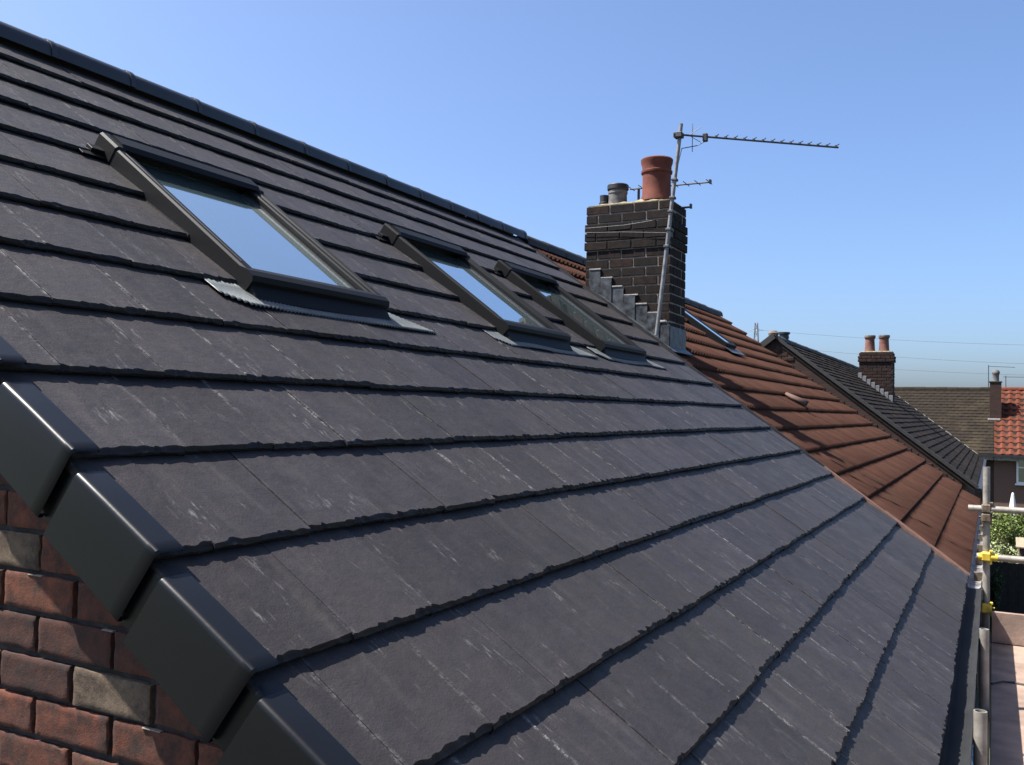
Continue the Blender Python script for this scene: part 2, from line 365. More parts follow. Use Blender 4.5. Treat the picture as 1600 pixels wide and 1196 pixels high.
def worn_brick_meshes(L, D, H, mat, nvar, seed):
    out = []
    for q in range(nvar):
        m = MB(); nx, nz = 16, 7; off = Vector((seed*3.1+q*7.7, q*2.3, 0)); rows = []
        us = [0, 0.015, 0.05] + [i/10 for i in range(1, 10)] + [0.95, 0.985, 1.0]; vs_ = [0, 0.05, 0.16, 0.33, 0.5, 0.67, 0.84, 0.95, 1.0]
        nx = len(us)-1; nz = len(vs_)-1; vs = []
        for v in vs_:
            for u in us:
                x, z = u*L, v*H; e = min(x, L-x, z, H-z)
                nn = noise.noise(Vector((x*38, z*38, 0))+off)*0.0022 + noise.noise(Vector((x*110, z*110, 3))+off)*0.0012
                ed = 0.0
                if e < 0.003: ed = 0.0016 + max(0, noise.noise(Vector((x*55, z*55, 5))+off)-0.1)*0.011
                elif e < 0.009: ed = max(0, noise.noise(Vector((x*55, z*55, 5))+off)-0.3)*0.006
                jx = noise.noise(Vector((z*60, u*3, 9))+off)*0.0025 if u in (0, 1.0) else 0
                jz = noise.noise(Vector((x*40, v*3, 7))+off)*0.0025 if v in (0, 1.0) else 0
                vs.append((x+jx, ed+nn, z+jz))
        k = nx+1
        fs = [(j*k+i, j*k+i+1, (j+1)*k+i+1, (j+1)*k+i) for j in range(nz) for i in range(nx)]
        b = len(vs)
        ring = [i for i in range(k)] + [j*k+nx for j in range(1, nz+1)] + [nz*k+i for i in range(nx-1, -1, -1)] + [j*k for j in range(nz-1, 0, -1)]
        vs += [(vs[i][0], 0.03, vs[i][2]) for i in ring]
        n = len(ring); fs += [(ring[(i+1) % n], ring[i], b+i, b+(i+1) % n) for i in range(n)]
        m.add(vs, fs); out.append(m.mesh('brick', mat, True))
    return out
BL, BH, BJ = 0.237, 0.078, 0.0125; BC = BH + BJ
bm_full = worn_brick_meshes(BL, 0.10, BH, M['brick'], 10, 3)
bm_pale = worn_brick_meshes(BL, 0.10, BH, M['brick_pale'], 3, 4)
for r_ in range(-7, 13):
    z0 = EZ + 0.547 + r_*BC
    x0 = -1.590 + (0.125 if r_ % 2 else 0)
    for k in range(-7, 9):
        x = x0 + k*(BL+BJ)
        if x > -0.5 or x < -3.2: continue
        if z0 + BH > EZ - (x+BL)*math.tan(TH) - 0.10: continue
        if proj((x+0.1, 0, z0))[1] > 1420: continue
        pale = (r_ == 0 and k == 0) or (r_ == 3 and k == -2)
        me = rnd.choice(bm_pale if pale else bm_full)
        inst('brick', me, gw, Matrix.Translation((x + rnd.uniform(-.002, .002), 0.036 + rnd.uniform(-0.002, 0.003), z0 + rnd.uniform(-.0015, .0015))) @ Matrix.Rotation(rnd.uniform(-.006, .006), 4, 'Y'))
# mortar squeezed onto some bed joints (thin pale smears)
for k in range(34):
    r_ = rnd.randrange(-6, 9); x = -2.8 + rnd.random()*1.9; z = EZ + 0.547 + r_*BC + BH - 0.001
    if z > EZ - (x+0.1)*math.tan(TH) - 0.14: continue
    MB().bbox((x, 0.035, z), (x + rnd.uniform(.02, .06), 0.046, z + 0.003), 0.0012).build('mortar_smear', M['mortar_light'], gw)

# roof deck (both slopes) and back slope
dk = MB()
dk.prism([RP(-0.01, Y0+0.02, -0.030), RP(SLEN, Y0+0.02, -0.030), RP(SLEN, Y0+0.02, -0.075), RP(-0.01, Y0+0.02, -0.075)], (0, Y1-Y0-0.03, 0))
bs = lambda s, y, n=0: Vector((2*RX, 0, 0)) + Vector((-(RP(s, y, n).x), y, RP(s, y, n).z))
dk.prism([bs(-0.01, Y0+0.02, -0.03), bs(-0.01, Y0+0.02, -0.075), bs(SLEN, Y0+0.02, -0.075), bs(SLEN, Y0+0.02, -0.03)], (0, Y1-Y0-0.03, 0))
roof = dk.build('roof', M['deck'], slate_house)
TW = 0.295
def slate_mesh(W, seed, full=True):
    rr = random.Random(seed); nx = max(8, int(W/0.0095)); m = MB(); xs = [i*W/nx for i in range(nx+1)]
    # chips: arcs bitten out of the nose
    chips = []; x = -rr.random()*0.02
    while x < W + 0.02:
        wd = rr.choice((0.014, 0.022, 0.035, 0.05, 0.075))*rr.uniform(0.8, 1.2); chips.append((x, x+wd, rr.choice((0.002, 0.004, 0.007, 0.012, 0.016)), rr.uniform(0.004, 0.014))); x += wd*rr.uniform(0.75, 1.0)
    rows = []
    head = [(0.338, -0.0250), (0.20, 0), (0.08, 0), (0.034, 0)]
    for s, _ in head: rows.append([(xx, s, -LIP*s/G + (0.0006*noise.noise(Vector((xx*30, s*18, seed*3.1))))) for xx in xs])
    def bite(xx, j):
        b = 0
        for a, e, d1, d2 in chips:
            if a <= xx <= e: b = max(b, (d1, d2)[j]*math.sin(math.pi*(xx-a)/(e-a))**0.6)
        return b
    jit = [rr.uniform(-1, 1) for _ in xs]
    wav = [0.0032*noise.noise(Vector((xx*13, seed*7.7, 0))) for xx in xs]
    r1, r2, r3, r4, r5 = [], [], [], [], []
    for i, xx in enumerate(xs):
        a = bite(xx, 0); d = bite(xx, 1); wv = wav[i]
        st = 0.003 + a*0.85 + wv*0.6 + 0.0008*jit[i]
        r1.append((xx, st + 0.002, -LIP*st/G + 0.0002))
        r2.append((xx, st*0.75, -0.0025 - d*0.5 + 0.0008*jit[i]))
        r3.append((xx, st*0.10 + 0.001*jit[-i-1], -0.0060 - d*0.5))
        r4.append((xx, 0.001 + wv*0.6 + 0.0012*jit[i], -0.0165 + 0.001*jit[-i-1]))
        r5.append((xx, 0.011 + wv, -LIP - 0.0008))
    rows += [r1, r2, r3, r4, r5]
    n = nx+1; vs = [v for r in rows for v in r]; fs = []
    for j in range(len(rows)-1):
        for i in range(nx): fs.append((j*n+i, (j+1)*n+i, (j+1)*n+i+1, j*n+i+1))
    m.add(vs, fs)
    # sides
    b = len(m.v)
    for side in (0, nx):
        top = [j*n+side for j in range(len(rows))]
        base = len(m.v)
        m.v += [Vector((xs[side], m.v[t][1], min(m.v[t][2], -LIP*m.v[t][1]/G) - 0.018 if k < 5 else -LIP-0.0005)) for k, t in enumerate(top)]
        for k in range(len(top)-1):
            q = (top[k], top[k+1], base+k+1, base+k)
            m.f.append(q if side else tuple(reversed(q)))
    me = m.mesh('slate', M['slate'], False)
    uvl = me.uv_layers.new(name='UVMap')
    co = np.array([tuple(v) for v in m.v])
    li = np.empty(len(me.loops), dtype=np.int32); me.loops.foreach_get('vertex_index', li)
    uvl.data.foreach_set('uv', co[li][:, :2].ravel())
    # 'edge' is sampled at vertices: columns near the sides are close enough together
    at = me.attributes.new('edge', 'FLOAT', 'POINT')
    d = np.minimum(co[:, 0], W - co[:, 0])/0.022; d[5*(nx+1):] = 1.0
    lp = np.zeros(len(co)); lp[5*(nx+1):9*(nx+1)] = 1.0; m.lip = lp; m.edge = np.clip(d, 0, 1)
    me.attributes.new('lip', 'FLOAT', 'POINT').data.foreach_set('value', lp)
    at.data.foreach_set('value', np.clip(d, 0, 1))
    me.polygons.foreach_set('use_smooth', [True]*len(me.polygons)); me.set_sharp_from_angle(angle=R(22))
    return me, m
GAP = 0.0018
full_v = [slate_mesh(TW-GAP, 100+k) for k in range(12)]
WINS = [(1.13, 0.82), (3.05, 0.82), (4.44, 0.82)]; WS0, WS1 = 2.735, 3.765
tiles = []
for k in range(1, NC+1):
    s0 = (NC-k)*G
    x = (-0.055 if k % 2 == 0 else -0.055 - TW/2)
    while x < Y1 - 0.01:
        a = max(x, Y0 - 0.01); e = min(x + TW, Y1)
        if e - a > 0.03: tiles.append((s0, a, e - a, k))
        x += TW
def covered(s0, a, wd):
    for y, ww in WINS:
        if a > y+0.03 and a+wd < y+ww-0.03 and s0 > WS0+0.02 and s0+G < WS1-0.02: return True
    return False
cand = []
for s0, a, wd, k in tiles:
    if covered(s0, a, wd): continue
    px, py, z = proj(RP(s0+G/2, a+wd/2))
    vis = -120 < px < 1700 and -60 < py < 1290 and z > 0
    hc = max(0.05, 1.056/max(z, 0.3))
    cand.append(((wd*G*hc/z**2 if vis else 0), s0, a, wd, k))
cand.sort(reverse=True)
cut_cache = {}
def get_slate(wd, q):
    if abs(wd - TW) < 0.004: return full_v[q % len(full_v)]
    key = (round(wd, 3), q % 3)
    if key not in cut_cache: cut_cache[key] = slate_mesh(wd-GAP, 500 + len(cut_cache))
    return cut_cache[key]
rest = MB(); rest_uv = []; rest_ed = []; rest_lp = []
for i, (_, s0, a, wd, k) in enumerate(cand):
    me, m = get_slate(wd, rnd.randrange(1000))
    W = RF(s0 + rnd.uniform(-.0035, .0035), a + GAP/2, rnd.uniform(-0.002, 0.002)) @ Matrix.Rotation(rnd.uniform(-.004, .004), 4, 'Z')
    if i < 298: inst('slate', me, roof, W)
    else:
        rest.add([W @ v for v in m.v], m.f)
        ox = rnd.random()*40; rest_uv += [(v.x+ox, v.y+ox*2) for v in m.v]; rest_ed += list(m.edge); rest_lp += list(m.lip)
ro = rest.build('slate_field', M['slate'], roof); tag(ro, kind='stuff')
me = ro.data; li = np.empty(len(me.loops), dtype=np.int32); me.loops.foreach_get('vertex_index', li)
me.uv_layers.new(name='UVMap').data.foreach_set('uv', np.array(rest_uv)[li].ravel())
me.attributes.new('edge', 'FLOAT', 'POINT').data.foreach_set('value', np.clip(np.array(rest_ed), 0, 1))
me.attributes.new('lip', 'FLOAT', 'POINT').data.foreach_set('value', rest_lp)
me.polygons.foreach_set('use_smooth', [True]*len(me.polygons)); me.set_sharp_from_angle(angle=R(22))

# verge caps
def cap_mesh():
    m = MB(); yo, yi, r = -0.072, -0.006, 0.012
    def prof(dn, ins, drop):
        P = [(yi, 0.0), (yi, 0.004)]
        yo_ = yo + ins
        P += [(yo_ + r, 0.004)] + [(yo_ + r - r*math.sin(t), 0.004 - r + r*math.cos(t)) for t in (R(18), R(36), R(54), R(72))] + [(yo_, 0.004 - r), (yo_, -drop*0.5), (yo_, -drop), (yo_ + 0.012, -drop - 0.001)]
        return [(p[0], p[1] + dn) for p in P]
    secs = [(0.345, prof(-0.032, 0.018, 0.135)), (0.259, prof(-0.023, 0.018, 0.138)), (0.258, prof(-0.0155, 0.0, 0.158)), (0.254, prof(-0.0145, 0.0, 0.159)), (0.16, prof(-0.004, 0.0, 0.162)), (0.02, prof(0.010, 0.0, 0.168)), (-0.006, prof(0.0125, 0.0, 0.170)), (-0.012, prof(0.009, 0.003, 0.168))]
    rows = [[(y, s, n) for y, n in P] for s, P in secs]; n = len(rows[0])
    vs = [v for q in rows for v in q]; fs = []
    for j in range(len(rows)-1):
        for i in range(n-1): fs.append((j*n+i, j*n+i+1, (j+1)*n+i+1, (j+1)*n+i))
    m.add(vs, fs)
    # folded nose: returns inward under the top
    last = rows[-1]; b = len(m.v)
    inn = [(y + (0.006 if i > 2 else 0), s + 0.012, nn - (0.004 if i <= 6 else 0)) for i, (y, s, nn) in enumerate(last)]
    m.add(list(last) + inn, [(i, i+1, n+i+1, n+i) for i in range(n-1)])
    m.bbox((yo+0.010, 0.018, -0.040), (yi, 0.024, 0.004), 0.001)
    return m.mesh('verge_cap', M['plastic'], True)
cme = cap_mesh()
for k in range(1, NC+1): inst('verge_cap', cme, roof, RF((NC-k)*G, rnd.uniform(-.001, .001), rnd.uniform(-.001, .001)))
# ridge tiles
def ridge_mesh(L, r):
    m = MB(); n = 12
    def ring(x, rr, dz=0):
        q = [(rr*math.cos(t)*1.12, x, rr*math.sin(t)*0.86 + dz) for t in [math.pi*i/(n-2) for i in range(n-1)]]
        return [(rr*1.12+0.006, x, -0.040)] + q + [(-rr*1.12-0.006, x, -0.040)]
    secs = [ring(-0.02, r-0.012), ring(0, r-0.004), ring(0.02, r), ring(L-0.035, r), ring(L-0.034, r+0.005), ring(L-0.004, r+0.005), ring(L, r+0.001)]
    vs = [v for q in secs for v in q]; k = n+1
    m.add(vs, [(j*k+i, j*k+i+1, (j+1)*k+i+1, (j+1)*k+i) for j in range(len(secs)-1) for i in range(n)])
    return m
rme = ridge_mesh(0.46, 0.068).mesh('ridge_tile', M['ridge'], True)
for i in range(15):
    y = 1.55 + 0.46*(i-4)
    y = y - 0.46*0
    if y < -0.4: continue
    inst('ridge_tile', rme, roof, Matrix.Translation((RX, y, RZ + 0.000 + rnd.uniform(-.002, .002))) @ Matrix.Rotation(rnd.uniform(-.004, .004), 4, 'X'))
# gutter, fascia
def gutter(y0, y1, mat, parent, x1=0.086, z1=EZ-0.035, root=True):
    m = MB(); t = 0.003
    P = [(-0.02, z1), (-0.02, z1-0.055), (-0.002, z1-0.07), (x1-0.02, z1-0.07), (x1, z1-0.05), (x1, z1), (x1-0.006, z1), (x1-0.006, z1-0.048), (x1-0.024, z1-0.064), (0.0, z1-0.064), (-0.014, z1-0.052), (-0.014, z1)]
    m.prism([Vector((x, y0, z)) for x, z in P], (0, y1-y0, 0))
    return m.build('gutter', mat, parent)
M['gutter'] = simple('dark_grey_gutter', (0.020, 0.021, 0.023), 0.75, var=0.2, scale=5, bstr=0.1, spec=0.25)
gut = gutter(0.0, 6.55, M['gutter'], slate_house)
for k in range(8):
    y = 0.5 + k*0.8
    MB().bbox((-0.022, y, EZ-0.112), (0.0905, y+0.03, EZ-0.107), 0.001).bbox((0.0862, y, EZ-0.11), (0.0905, y+0.03, EZ-0.033), 0.001).build('gutter_bracket', M['plastic'], gut)
MB().box((-0.058, 0.0, EZ-0.20), (-0.024, 6.5, EZ-0.035)).build('fascia_board', M['plastic'], slate_house)

# skylights
def skylight(y0, wdt, s0, L, parent, apron=True):
    W = RF(s0, y0, 0.0)
    rw = inst('roof_window', MB().box((0.02, 0.02, -0.045), (wdt-0.02, L-0.02, 0.004)).mesh('roof_window', M['black']), parent, W)
    def part(name, m, mat, smooth=False): return inst(name, m.mesh(name, mat, smooth), rw, W)
    for x0, x1 in ((0.0, 0.040), (wdt-0.040, wdt)):
        part('side_cover', MB().bbox((x0, 0.0, -0.04), (x1, L-0.02, 0.054), 0.007), M['frame'])
        xi = (0.036, 0.068) if x0 == 0 else (wdt-0.068, wdt-0.036)
        part('sash_bar', MB().bbox((xi[0], 0.03, -0.01), (xi[1], L-0.07, 0.047), 0.006), M['frame'])
        xl = (0.022, 0.026) if x0 == 0 else (wdt-0.026, wdt-0.022)
        part('cover_seam', MB().bbox((xl[0], 0.09, 0.050), (xl[1], L-0.15, 0.0565), 0.0015), M['frame'])
    part('top_hood', MB().prism([(0.03, L-0.118, 0.058), (0.03, L-0.098, 0.073), (0.03, L-0.03, 0.075), (0.03, L+0.02, 0.042), (0.03, L+0.02, -0.03), (0.03, L-0.05, -0.03), (0.03, L-0.055, 0.026), (0.03, L-0.110, 0.050)], (wdt-0.06, 0, 0)), M['frame'])
    for x0 in (-0.003, wdt-0.047):
        part('corner_cap', MB().bbox((x0, L-0.125, -0.02), (x0+0.050, L+0.012, 0.063), 0.009), M['frame'])
    part('bottom_rail', MB().prism([(-0.003, -0.012, -0.03), (-0.003, -0.020, 0.038), (-0.003, -0.008, 0.055), (-0.003, 0.022, 0.059), (-0.003, 0.065, 0.048), (-0.003, 0.065, -0.03)], (wdt+0.006, 0, 0)), M['frame'])
    gp = part('glass_pane', MB().bbox((0.062, 0.058, 0.0055), (wdt-0.062, L-0.045, 0.012), 0.001), M['glass'])
    part('gasket', MB().box((0.066, 0.0635, 0.008), (wdt-0.066, 0.075, 0.022)).box((0.0665, 0.075, 0.008), (0.079, L-0.08, 0.020)).box((wdt-0.079, 0.075, 0.008), (wdt-0.0665, L-0.08, 0.020)), M['black'])
    if apron:
        m = MB(); xa, xb = -0.16, wdt+0.30; nn = int((xb-xa)/0.005); rows = []
        rr = random.Random(int(y0*100)); lipS = 2.464
        for s in (0.055, 0.0, -0.05, -0.105, -0.125):
            row = []
            for i in range(nn+1):
                x = xa + (xb-xa)*i/nn
                # the strip slants: it ends lower on the right
                sl = s
                if s > -0.06 and x > wdt+0.02: sl = min(s, 0.05-(x-wdt-0.02)*0.55)
                if s > -0.06 and x < -0.02: sl = min(s, 0.035)
                if s <= -0.1: sl = s - 0.004*math.sin(x*9+y0) + (0.055*max(0, (-0.06-x)/0.1))
                ab = s0 + sl
                nb = -LIP*(ab-lipS)/G + 0.006 + 0.003*math.sin(x*7+2*y0) + (0.0045 if s < -0.11 else 0.0025 if s < -0.04 else 0.001)*math.sin(2*math.pi*x/0.020)
                if s < -0.11: nb += 0.004*noise.noise(Vector((x*12, y0, 0)))
                row.append((x, sl, nb))
            rows.append(row)
        k = nn+1
        m.add([v for q in rows for v in q], [(j*k+i, (j+1)*k+i, (j+1)*k+i+1, j*k+i+1) for j in range(len(rows)-1) for i in range(nn)])
        ap = part('flashing_apron', m, M['apron'], True)
        md = ap.modifiers.new('thick', 'SOLIDIFY'); md.thickness = 0.002; md.offset = 1
        part('flashing_upstand', MB().prism([(0.004, -0.014, -0.02), (0.004, -0.075, -0.008), (0.004, -0.074, -0.004), (0.004, -0.016, 0.022)], (wdt-0.008, 0, 0)), M['frame'])
        part('flashing_tab', MB().bbox((-0.11, L-0.10, -0.012), (0.0, L-0.055, -0.006), 0.001).bbox((-0.06, L-0.07, -0.012), (0.0, L-0.03, 0.012), 0.002), M['frame'])
        part('exposed_batten', MB().bbox((wdt+0.004, 0.0, -0.02), (wdt+0.045, 0.075, -0.006), 0.002), M['lath'])
    return rw
for y, ww in WINS: skylight(y, ww, WS0, WS1-WS0, slate_house)

# ------------------------------------------------------------------ party chimney (front face looks along -Y)
CX0, CX1, CY0, CY1, CZT = -3.293, -2.455, 6.680, 7.150, EZ+3.150
CB = 0.0865; cl, ch = 0.2285, 0.0735
core = MB().box((CX0+0.0055, CY0+0.0055, EZ+1.0), (CX1-0.0055, CY1-0.0055, CZT-0.004))
chim = core.build('chimney_stack', M['mortar_light'], slate_house)
cb_s = brick_meshes(cl, 0.102, ch, M['brick_soot'], 6, 11, 0.003, 0.0012)
cb_h = brick_meshes(0.109, 0.102, ch, M['brick_soot'], 4, 12, 0.003, 0.0012)
def roofz(x): return EZ - x*math.tan(TH)
def chimney_bricks(x0, x1, y0, y1, zt, cb, cl_, ch_, full, half, parent, hl, sunk=None, over=(2, 3, 4), ov=0.013, minz=None):
    nr = int((zt - (minz or EZ+1.2))/cb)
    for r_ in range(nr):
        z = zt - (r_+1)*cb + (cb-ch_)
        e = ov if r_ in over else 0.0
        for face in ('front', 'right', 'left', 'back'):
            if face in ('front', 'back'):
                L = x1 - x0 + 2*e; org = Vector((x0-e, y0-e, z)) if face == 'front' else Vector((x1+e, y1+e, z)); rot = 0 if face == 'front' else math.pi
            else:
                L = y1 - y0 + 2*e - 0.21; org = Vector((x1+e, y0-e+0.105, z)) if face == 'right' else Vector((x0-e, y1+e-0.105, z)); rot = math.pi/2 if face == 'right' else -math.pi/2
            x = 0.0; first = True; mo = cb - ch_
            odd = (r_ + (1 if face in ('right', 'left') else 0)) % 2
            while x < L - 0.03:
                h = (first and odd)
                ln = hl if h else cl_
                if x + ln > L: ln = L - x
                first = False
                if ln > 0.035:
                    W = Matrix.Translation(org) @ Matrix.Rotation(rot, 4, 'Z') @ Matrix.Translation((x + rnd.uniform(-.002, .002), rnd.uniform(-0.0015, 0.0015), rnd.uniform(-.001, .001)))
                    me = rnd.choice(half if h else full); base = hl if h else cl_
                    if abs(ln-base) > 0.004: W = W @ Matrix.Diagonal((ln/base, 1, 1, 1))
                    c = W @ Vector((ln/2, 0, ch_/2))
                    if c.z > roofz(c.x) - 0.06 or not sunk: inst('brick', me, parent, W)
                x += ln + mo
chimney_bricks(CX0, CX1, CY0, CY1, CZT, CB, cl, ch, cb_s, cb_h, chim, 0.109, True)
# flaunching
fl = MB()
fl.prism([(CX0+0.01, CY0+0.01, CZT-0.002), (CX1-0.01, CY0+0.01, CZT-0.002), (CX1-0.01, CY1-0.01, CZT-0.002), (CX0+0.01, CY1-0.01, CZT-0.002)], (0, 0, 0.012))
rr = random.Random(5); nx, ny = 22, 12; vs = []
for j in range(ny+1):
    for i in range(nx+1):
        u, v = i/nx, j/ny; e = min(1, min(u, 1-u)*5, min(v, 1-v)*4)
        vs.append((CX0+0.012+(CX1-CX0-0.024)*u, CY0+0.012+(CY1-CY0-0.024)*v, CZT + 0.010 + 0.055*e*(0.7+0.5*noise.noise(Vector((i*.5, j*.5, 2)))) + rr.uniform(-.004, .004)))
fl.add(vs, [(j*(nx+1)+i, j*(nx+1)+i+1, (j+1)*(nx+1)+i+1, (j+1)*(nx+1)+i) for j in range(ny) for i in range(nx)])
fl.build('flaunching', M['lichen_mortar'], chim)
def pot(prof, c, mat, parent, name='chimney_pot', n=28):
    return MB().lathe(prof, c, n).build(name, mat, parent, smooth=True)
pot([(0.150, 0.0), (0.148, 0.02), (0.136, 0.06), (0.134, 0.20), (0.136, 0.262), (0.147, 0.266), (0.149, 0.285), (0.138, 0.292), (0.139, 0.335), (0.150, 0.365), (0.153, 0.395), (0.146, 0.405), (0.125, 0.400), (0.115, 0.30), (0.112, 0.02)], (-2.672, 6.90, CZT+0.045), M['terracotta'], chim)
gp_ = pot([(0.092, 0.0), (0.088, 0.10), (0.088, 0.12), (0.094, 0.125), (0.094, 0.145), (0.088, 0.15), (0.088, 0.165), (0.070, 0.166), (0.07, 0.04)], (-3.075, 6.93, CZT+0.04), M['pot_grey'], chim)
MB().lathe([(0.10, 0.160), (0.104, 0.165), (0.104, 0.205), (0.098, 0.212), (0.0, 0.214)], (-3.075, 6.93, CZT+0.04), 20).build('pot_cap', M['black'], gp_, smooth=True)
MB().lathe([(0.055, 0.0), (0.052, 0.06), (0.044, 0.065), (0.046, 0.13), (0.0, 0.14)], (-3.215, 6.93, CZT+0.03), 14).build('vent_stub', M['black'], chim, smooth=True)
# stepped lead flashing
ci = 0
zc = CZT
while zc > roofz(CX0) + 0.15: zc -= CB
xs0 = CX0 - 0.02
for j in range(9):
    zt = zc - j*CB + 0.006
    xa = -(zt - EZ - 0.165)/math.tan(TH); xb = xa + CB/math.tan(TH) + 0.004
    xa = max(xa, CX0-0.006); xb = min(xb, CX1-0.002)
    if xb - xa < 0.02 or zt < roofz(xb): continue
    off = 0.010 + 0.007*(j % 2); xb -= 0.006
    fs_ = MB().prism([(xa, CY0-off, roofz(xa)-0.03), (xb, CY0-off, roofz(xb)-0.03), (xb, CY0-off, zt-0.006), (xa+0.004, CY0-off, zt-0.004)], (0, 0.004, 0)).build('flashing_step', M['lead'], chim)
    MB().bbox((xa+0.004, CY0-0.015, zt-0.010), (xb + rnd.uniform(-.02, .03), CY0-0.001, zt+0.003), 0.002).build('pointing', M['pointing'], chim)
MB().prism([(CX1-0.15, CY0-0.009, roofz(CX1-0.15)-0.02), (CX1+0.010, CY0-0.009, roofz(CX1)-0.04), (CX1+0.010, CY0-0.009, roofz(CX1)+0.20), (CX1-0.11, CY0-0.009, roofz(CX1)+0.235)], (0, 0.004, 0)).build('flashing_apron', M['lead'], chim)
MB().box((CX1+0.004, CY0-0.009, roofz(CX1)-0.04), (CX1+0.010, CY1+0.01, roofz(CX1)+0.19)).build('flashing_apron', M['lead'], chim)
sA = -CX1/CT
MB().prism([RP(sA-0.10, CY0-0.10, 0.003), RP(sA, CY0-0.10, 0.003), RP(sA, CY0-0.10, 0.008), RP(sA-0.10, CY0-0.10, 0.008)], (0, CY1-CY0+0.12, 0)).build('flashing_skirt', M['lead'], chim)
MB().bbox((CX1-0.115, CY0-0.018, roofz(CX1)+0.222), (CX1-0.03, CY0-0.001, roofz(CX1)+0.243), 0.004).build('pointing', M['pointing'], chim)
# soaker strip along the foot of the steps
MB().prism([RP(SLEN-1.05, CY0-0.11, 0.004), RP(sA-0.05, CY0-0.11, 0.004), RP(sA-0.05, CY0-0.11, 0.009), RP(SLEN-1.05, CY0-0.11, 0.009)], (0, 0.115, 0)).build('flashing_soaker', M['lead'], chim)
# ------------------------------------------------------------------ tv aerials on the chimney
AY = 6.605
ab, at_ = Vector((-2.55, AY, EZ+1.90)), Vector((-2.352, AY+0.02, EZ+3.82))
aer = empty('tv_aerial', ab, 'long many-element tv aerial on a leaning galvanised mast strapped to the sooty chimney', 'aerial', 'tv aerials')
MB().tube([ab, ab.lerp(at_, 0.5), at_], 0.0185, 12).build('mast', M['galv'], aer, smooth=True)
for t in (0.42, 0.50, 0.585, 0.65, 0.735):
    c = ab.lerp(at_, t); MB().bbox(c-Vector((0.026, 0.026, 0.012)), c+Vector((0.026, 0.03 if t > .6 else 0.075, 0.012)), 0.004).build('bracket', M['alu_dull'], aer)
d = Vector((1.20, 0.97, 0.0)).normalized(); pz = Vector((-d.y, d.x, 0)); b0 = ab.lerp(at_, 0.945)
bo = b0 + Vector((0, -0.03, 0))
bm_ = MB().tube([bo - d*0.05, bo + d*1.58], 0.0095, 8).build('boom', M['alu_dull'], aer)
MB().bbox(bo-Vector((0.045, 0.03, 0.028)), bo+Vector((0.035, 0.05, 0.022)), 0.006).build('clamp', M['alu_dull'], aer)
for i in range(14):
    c = bo + d*(0.36 + i*0.092)
    MB().tube([c - pz*0.055 + Vector((0, 0, 0.014)), c + pz*0.055 + Vector((0, 0, 0.014))], 0.0045, 6).bbox(c-Vector((0.010, 0.010, 0.0)), c+Vector((0.010, 0.010, 0.020)), 0.002).build('director', M['alu_dull'], bm_)
c = bo + d*0.255
MB().bbox(c-Vector((0.022, 0.02, 0.045)), c+Vector((0.022, 0.02, 0.03)), 0.006).build('dipole_box', M['black'], bm_)
for k, sg in enumerate((-1, 1)):
    MB().tube([bo + d*0.13, bo + d*0.155 + Vector((0, 0, 0.13*sg)) + pz*0.06], 0.0035, 6).tube([bo+d*0.10, bo + d*0.19 + Vector((0, 0, 0.07*sg)) - pz*0.05], 0.003, 6).build('reflector_rod', M['alu_dull'], bm_)
cabl = MB().tube([c + Vector((0, 0, -0.04)), c + Vector((-0.07, -.01, -0.075)), b0 + Vector((0.03, -.03, -0.13)), ab.lerp(at_, 0.8) + Vector((0.02, -.02, 0)), ab.lerp(at_, 0.55) + Vector((0.022, -.02, 0))], 0.0045, 6).build('coax_cable', M['black'], aer, smooth=True)
# lashing wire round the stack
MB().tube([(CX0-0.02, CY0-0.024, EZ+2.905), (-2.9, CY0-0.024, EZ+2.88), (CX1-0.02, CY0-0.03, EZ+2.84)], 0.0018, 6).tube([(CX0-0.02, CY0-0.024, EZ+2.945), (-2.9, CY0-0.024, EZ+2.945), (-2.62, CY0-0.03, EZ+2.965)], 0.0018, 6).build('lashing_wire', M['alu_dull'], aer)
a2 = empty('tv_aerial', (-2.95, 7.12, EZ+3.1), 'small dark tv aerial behind the red chimney pot', 'aerial', 'tv aerials')
MB().tube([(-2.95, 7.17, EZ+2.9), (-2.95, 7.17, EZ+3.42)], 0.014, 8).build('mast', M['alu_dull'], a2)
bm2 = MB().tube([(-3.03, 7.14, EZ+3.405), (-2.235, 7.20, EZ+3.41)], 0.0085, 8).build('boom', M['alu_dull'], a2)
for i in range(8):
    c = Vector((-3.02 + i*0.11, 7.14+i*.008, EZ+3.412)); MB().tube([c-Vector((0.0, 0.10, 0)), c+Vector((0.0, 0.10, 0))], 0.004, 6).build('director', M['alu_dull'], bm2)
MB().bbox((-2.25, 7.18, EZ+3.395), (-2.23, 7.22, EZ+3.435), 0.003).build('end_cap', M['black'], bm2)
MB().tube([(CX1-0.03, 6.98, EZ+3.135), (CX1+0.10, 6.98, EZ+3.135)], 0.010, 8).bbox((CX1+0.085, 6.965, EZ+3.12), (CX1+0.105, 6.995, EZ+3.165), 0.003).build('bracket_arm', M['alu_dull'], a2)

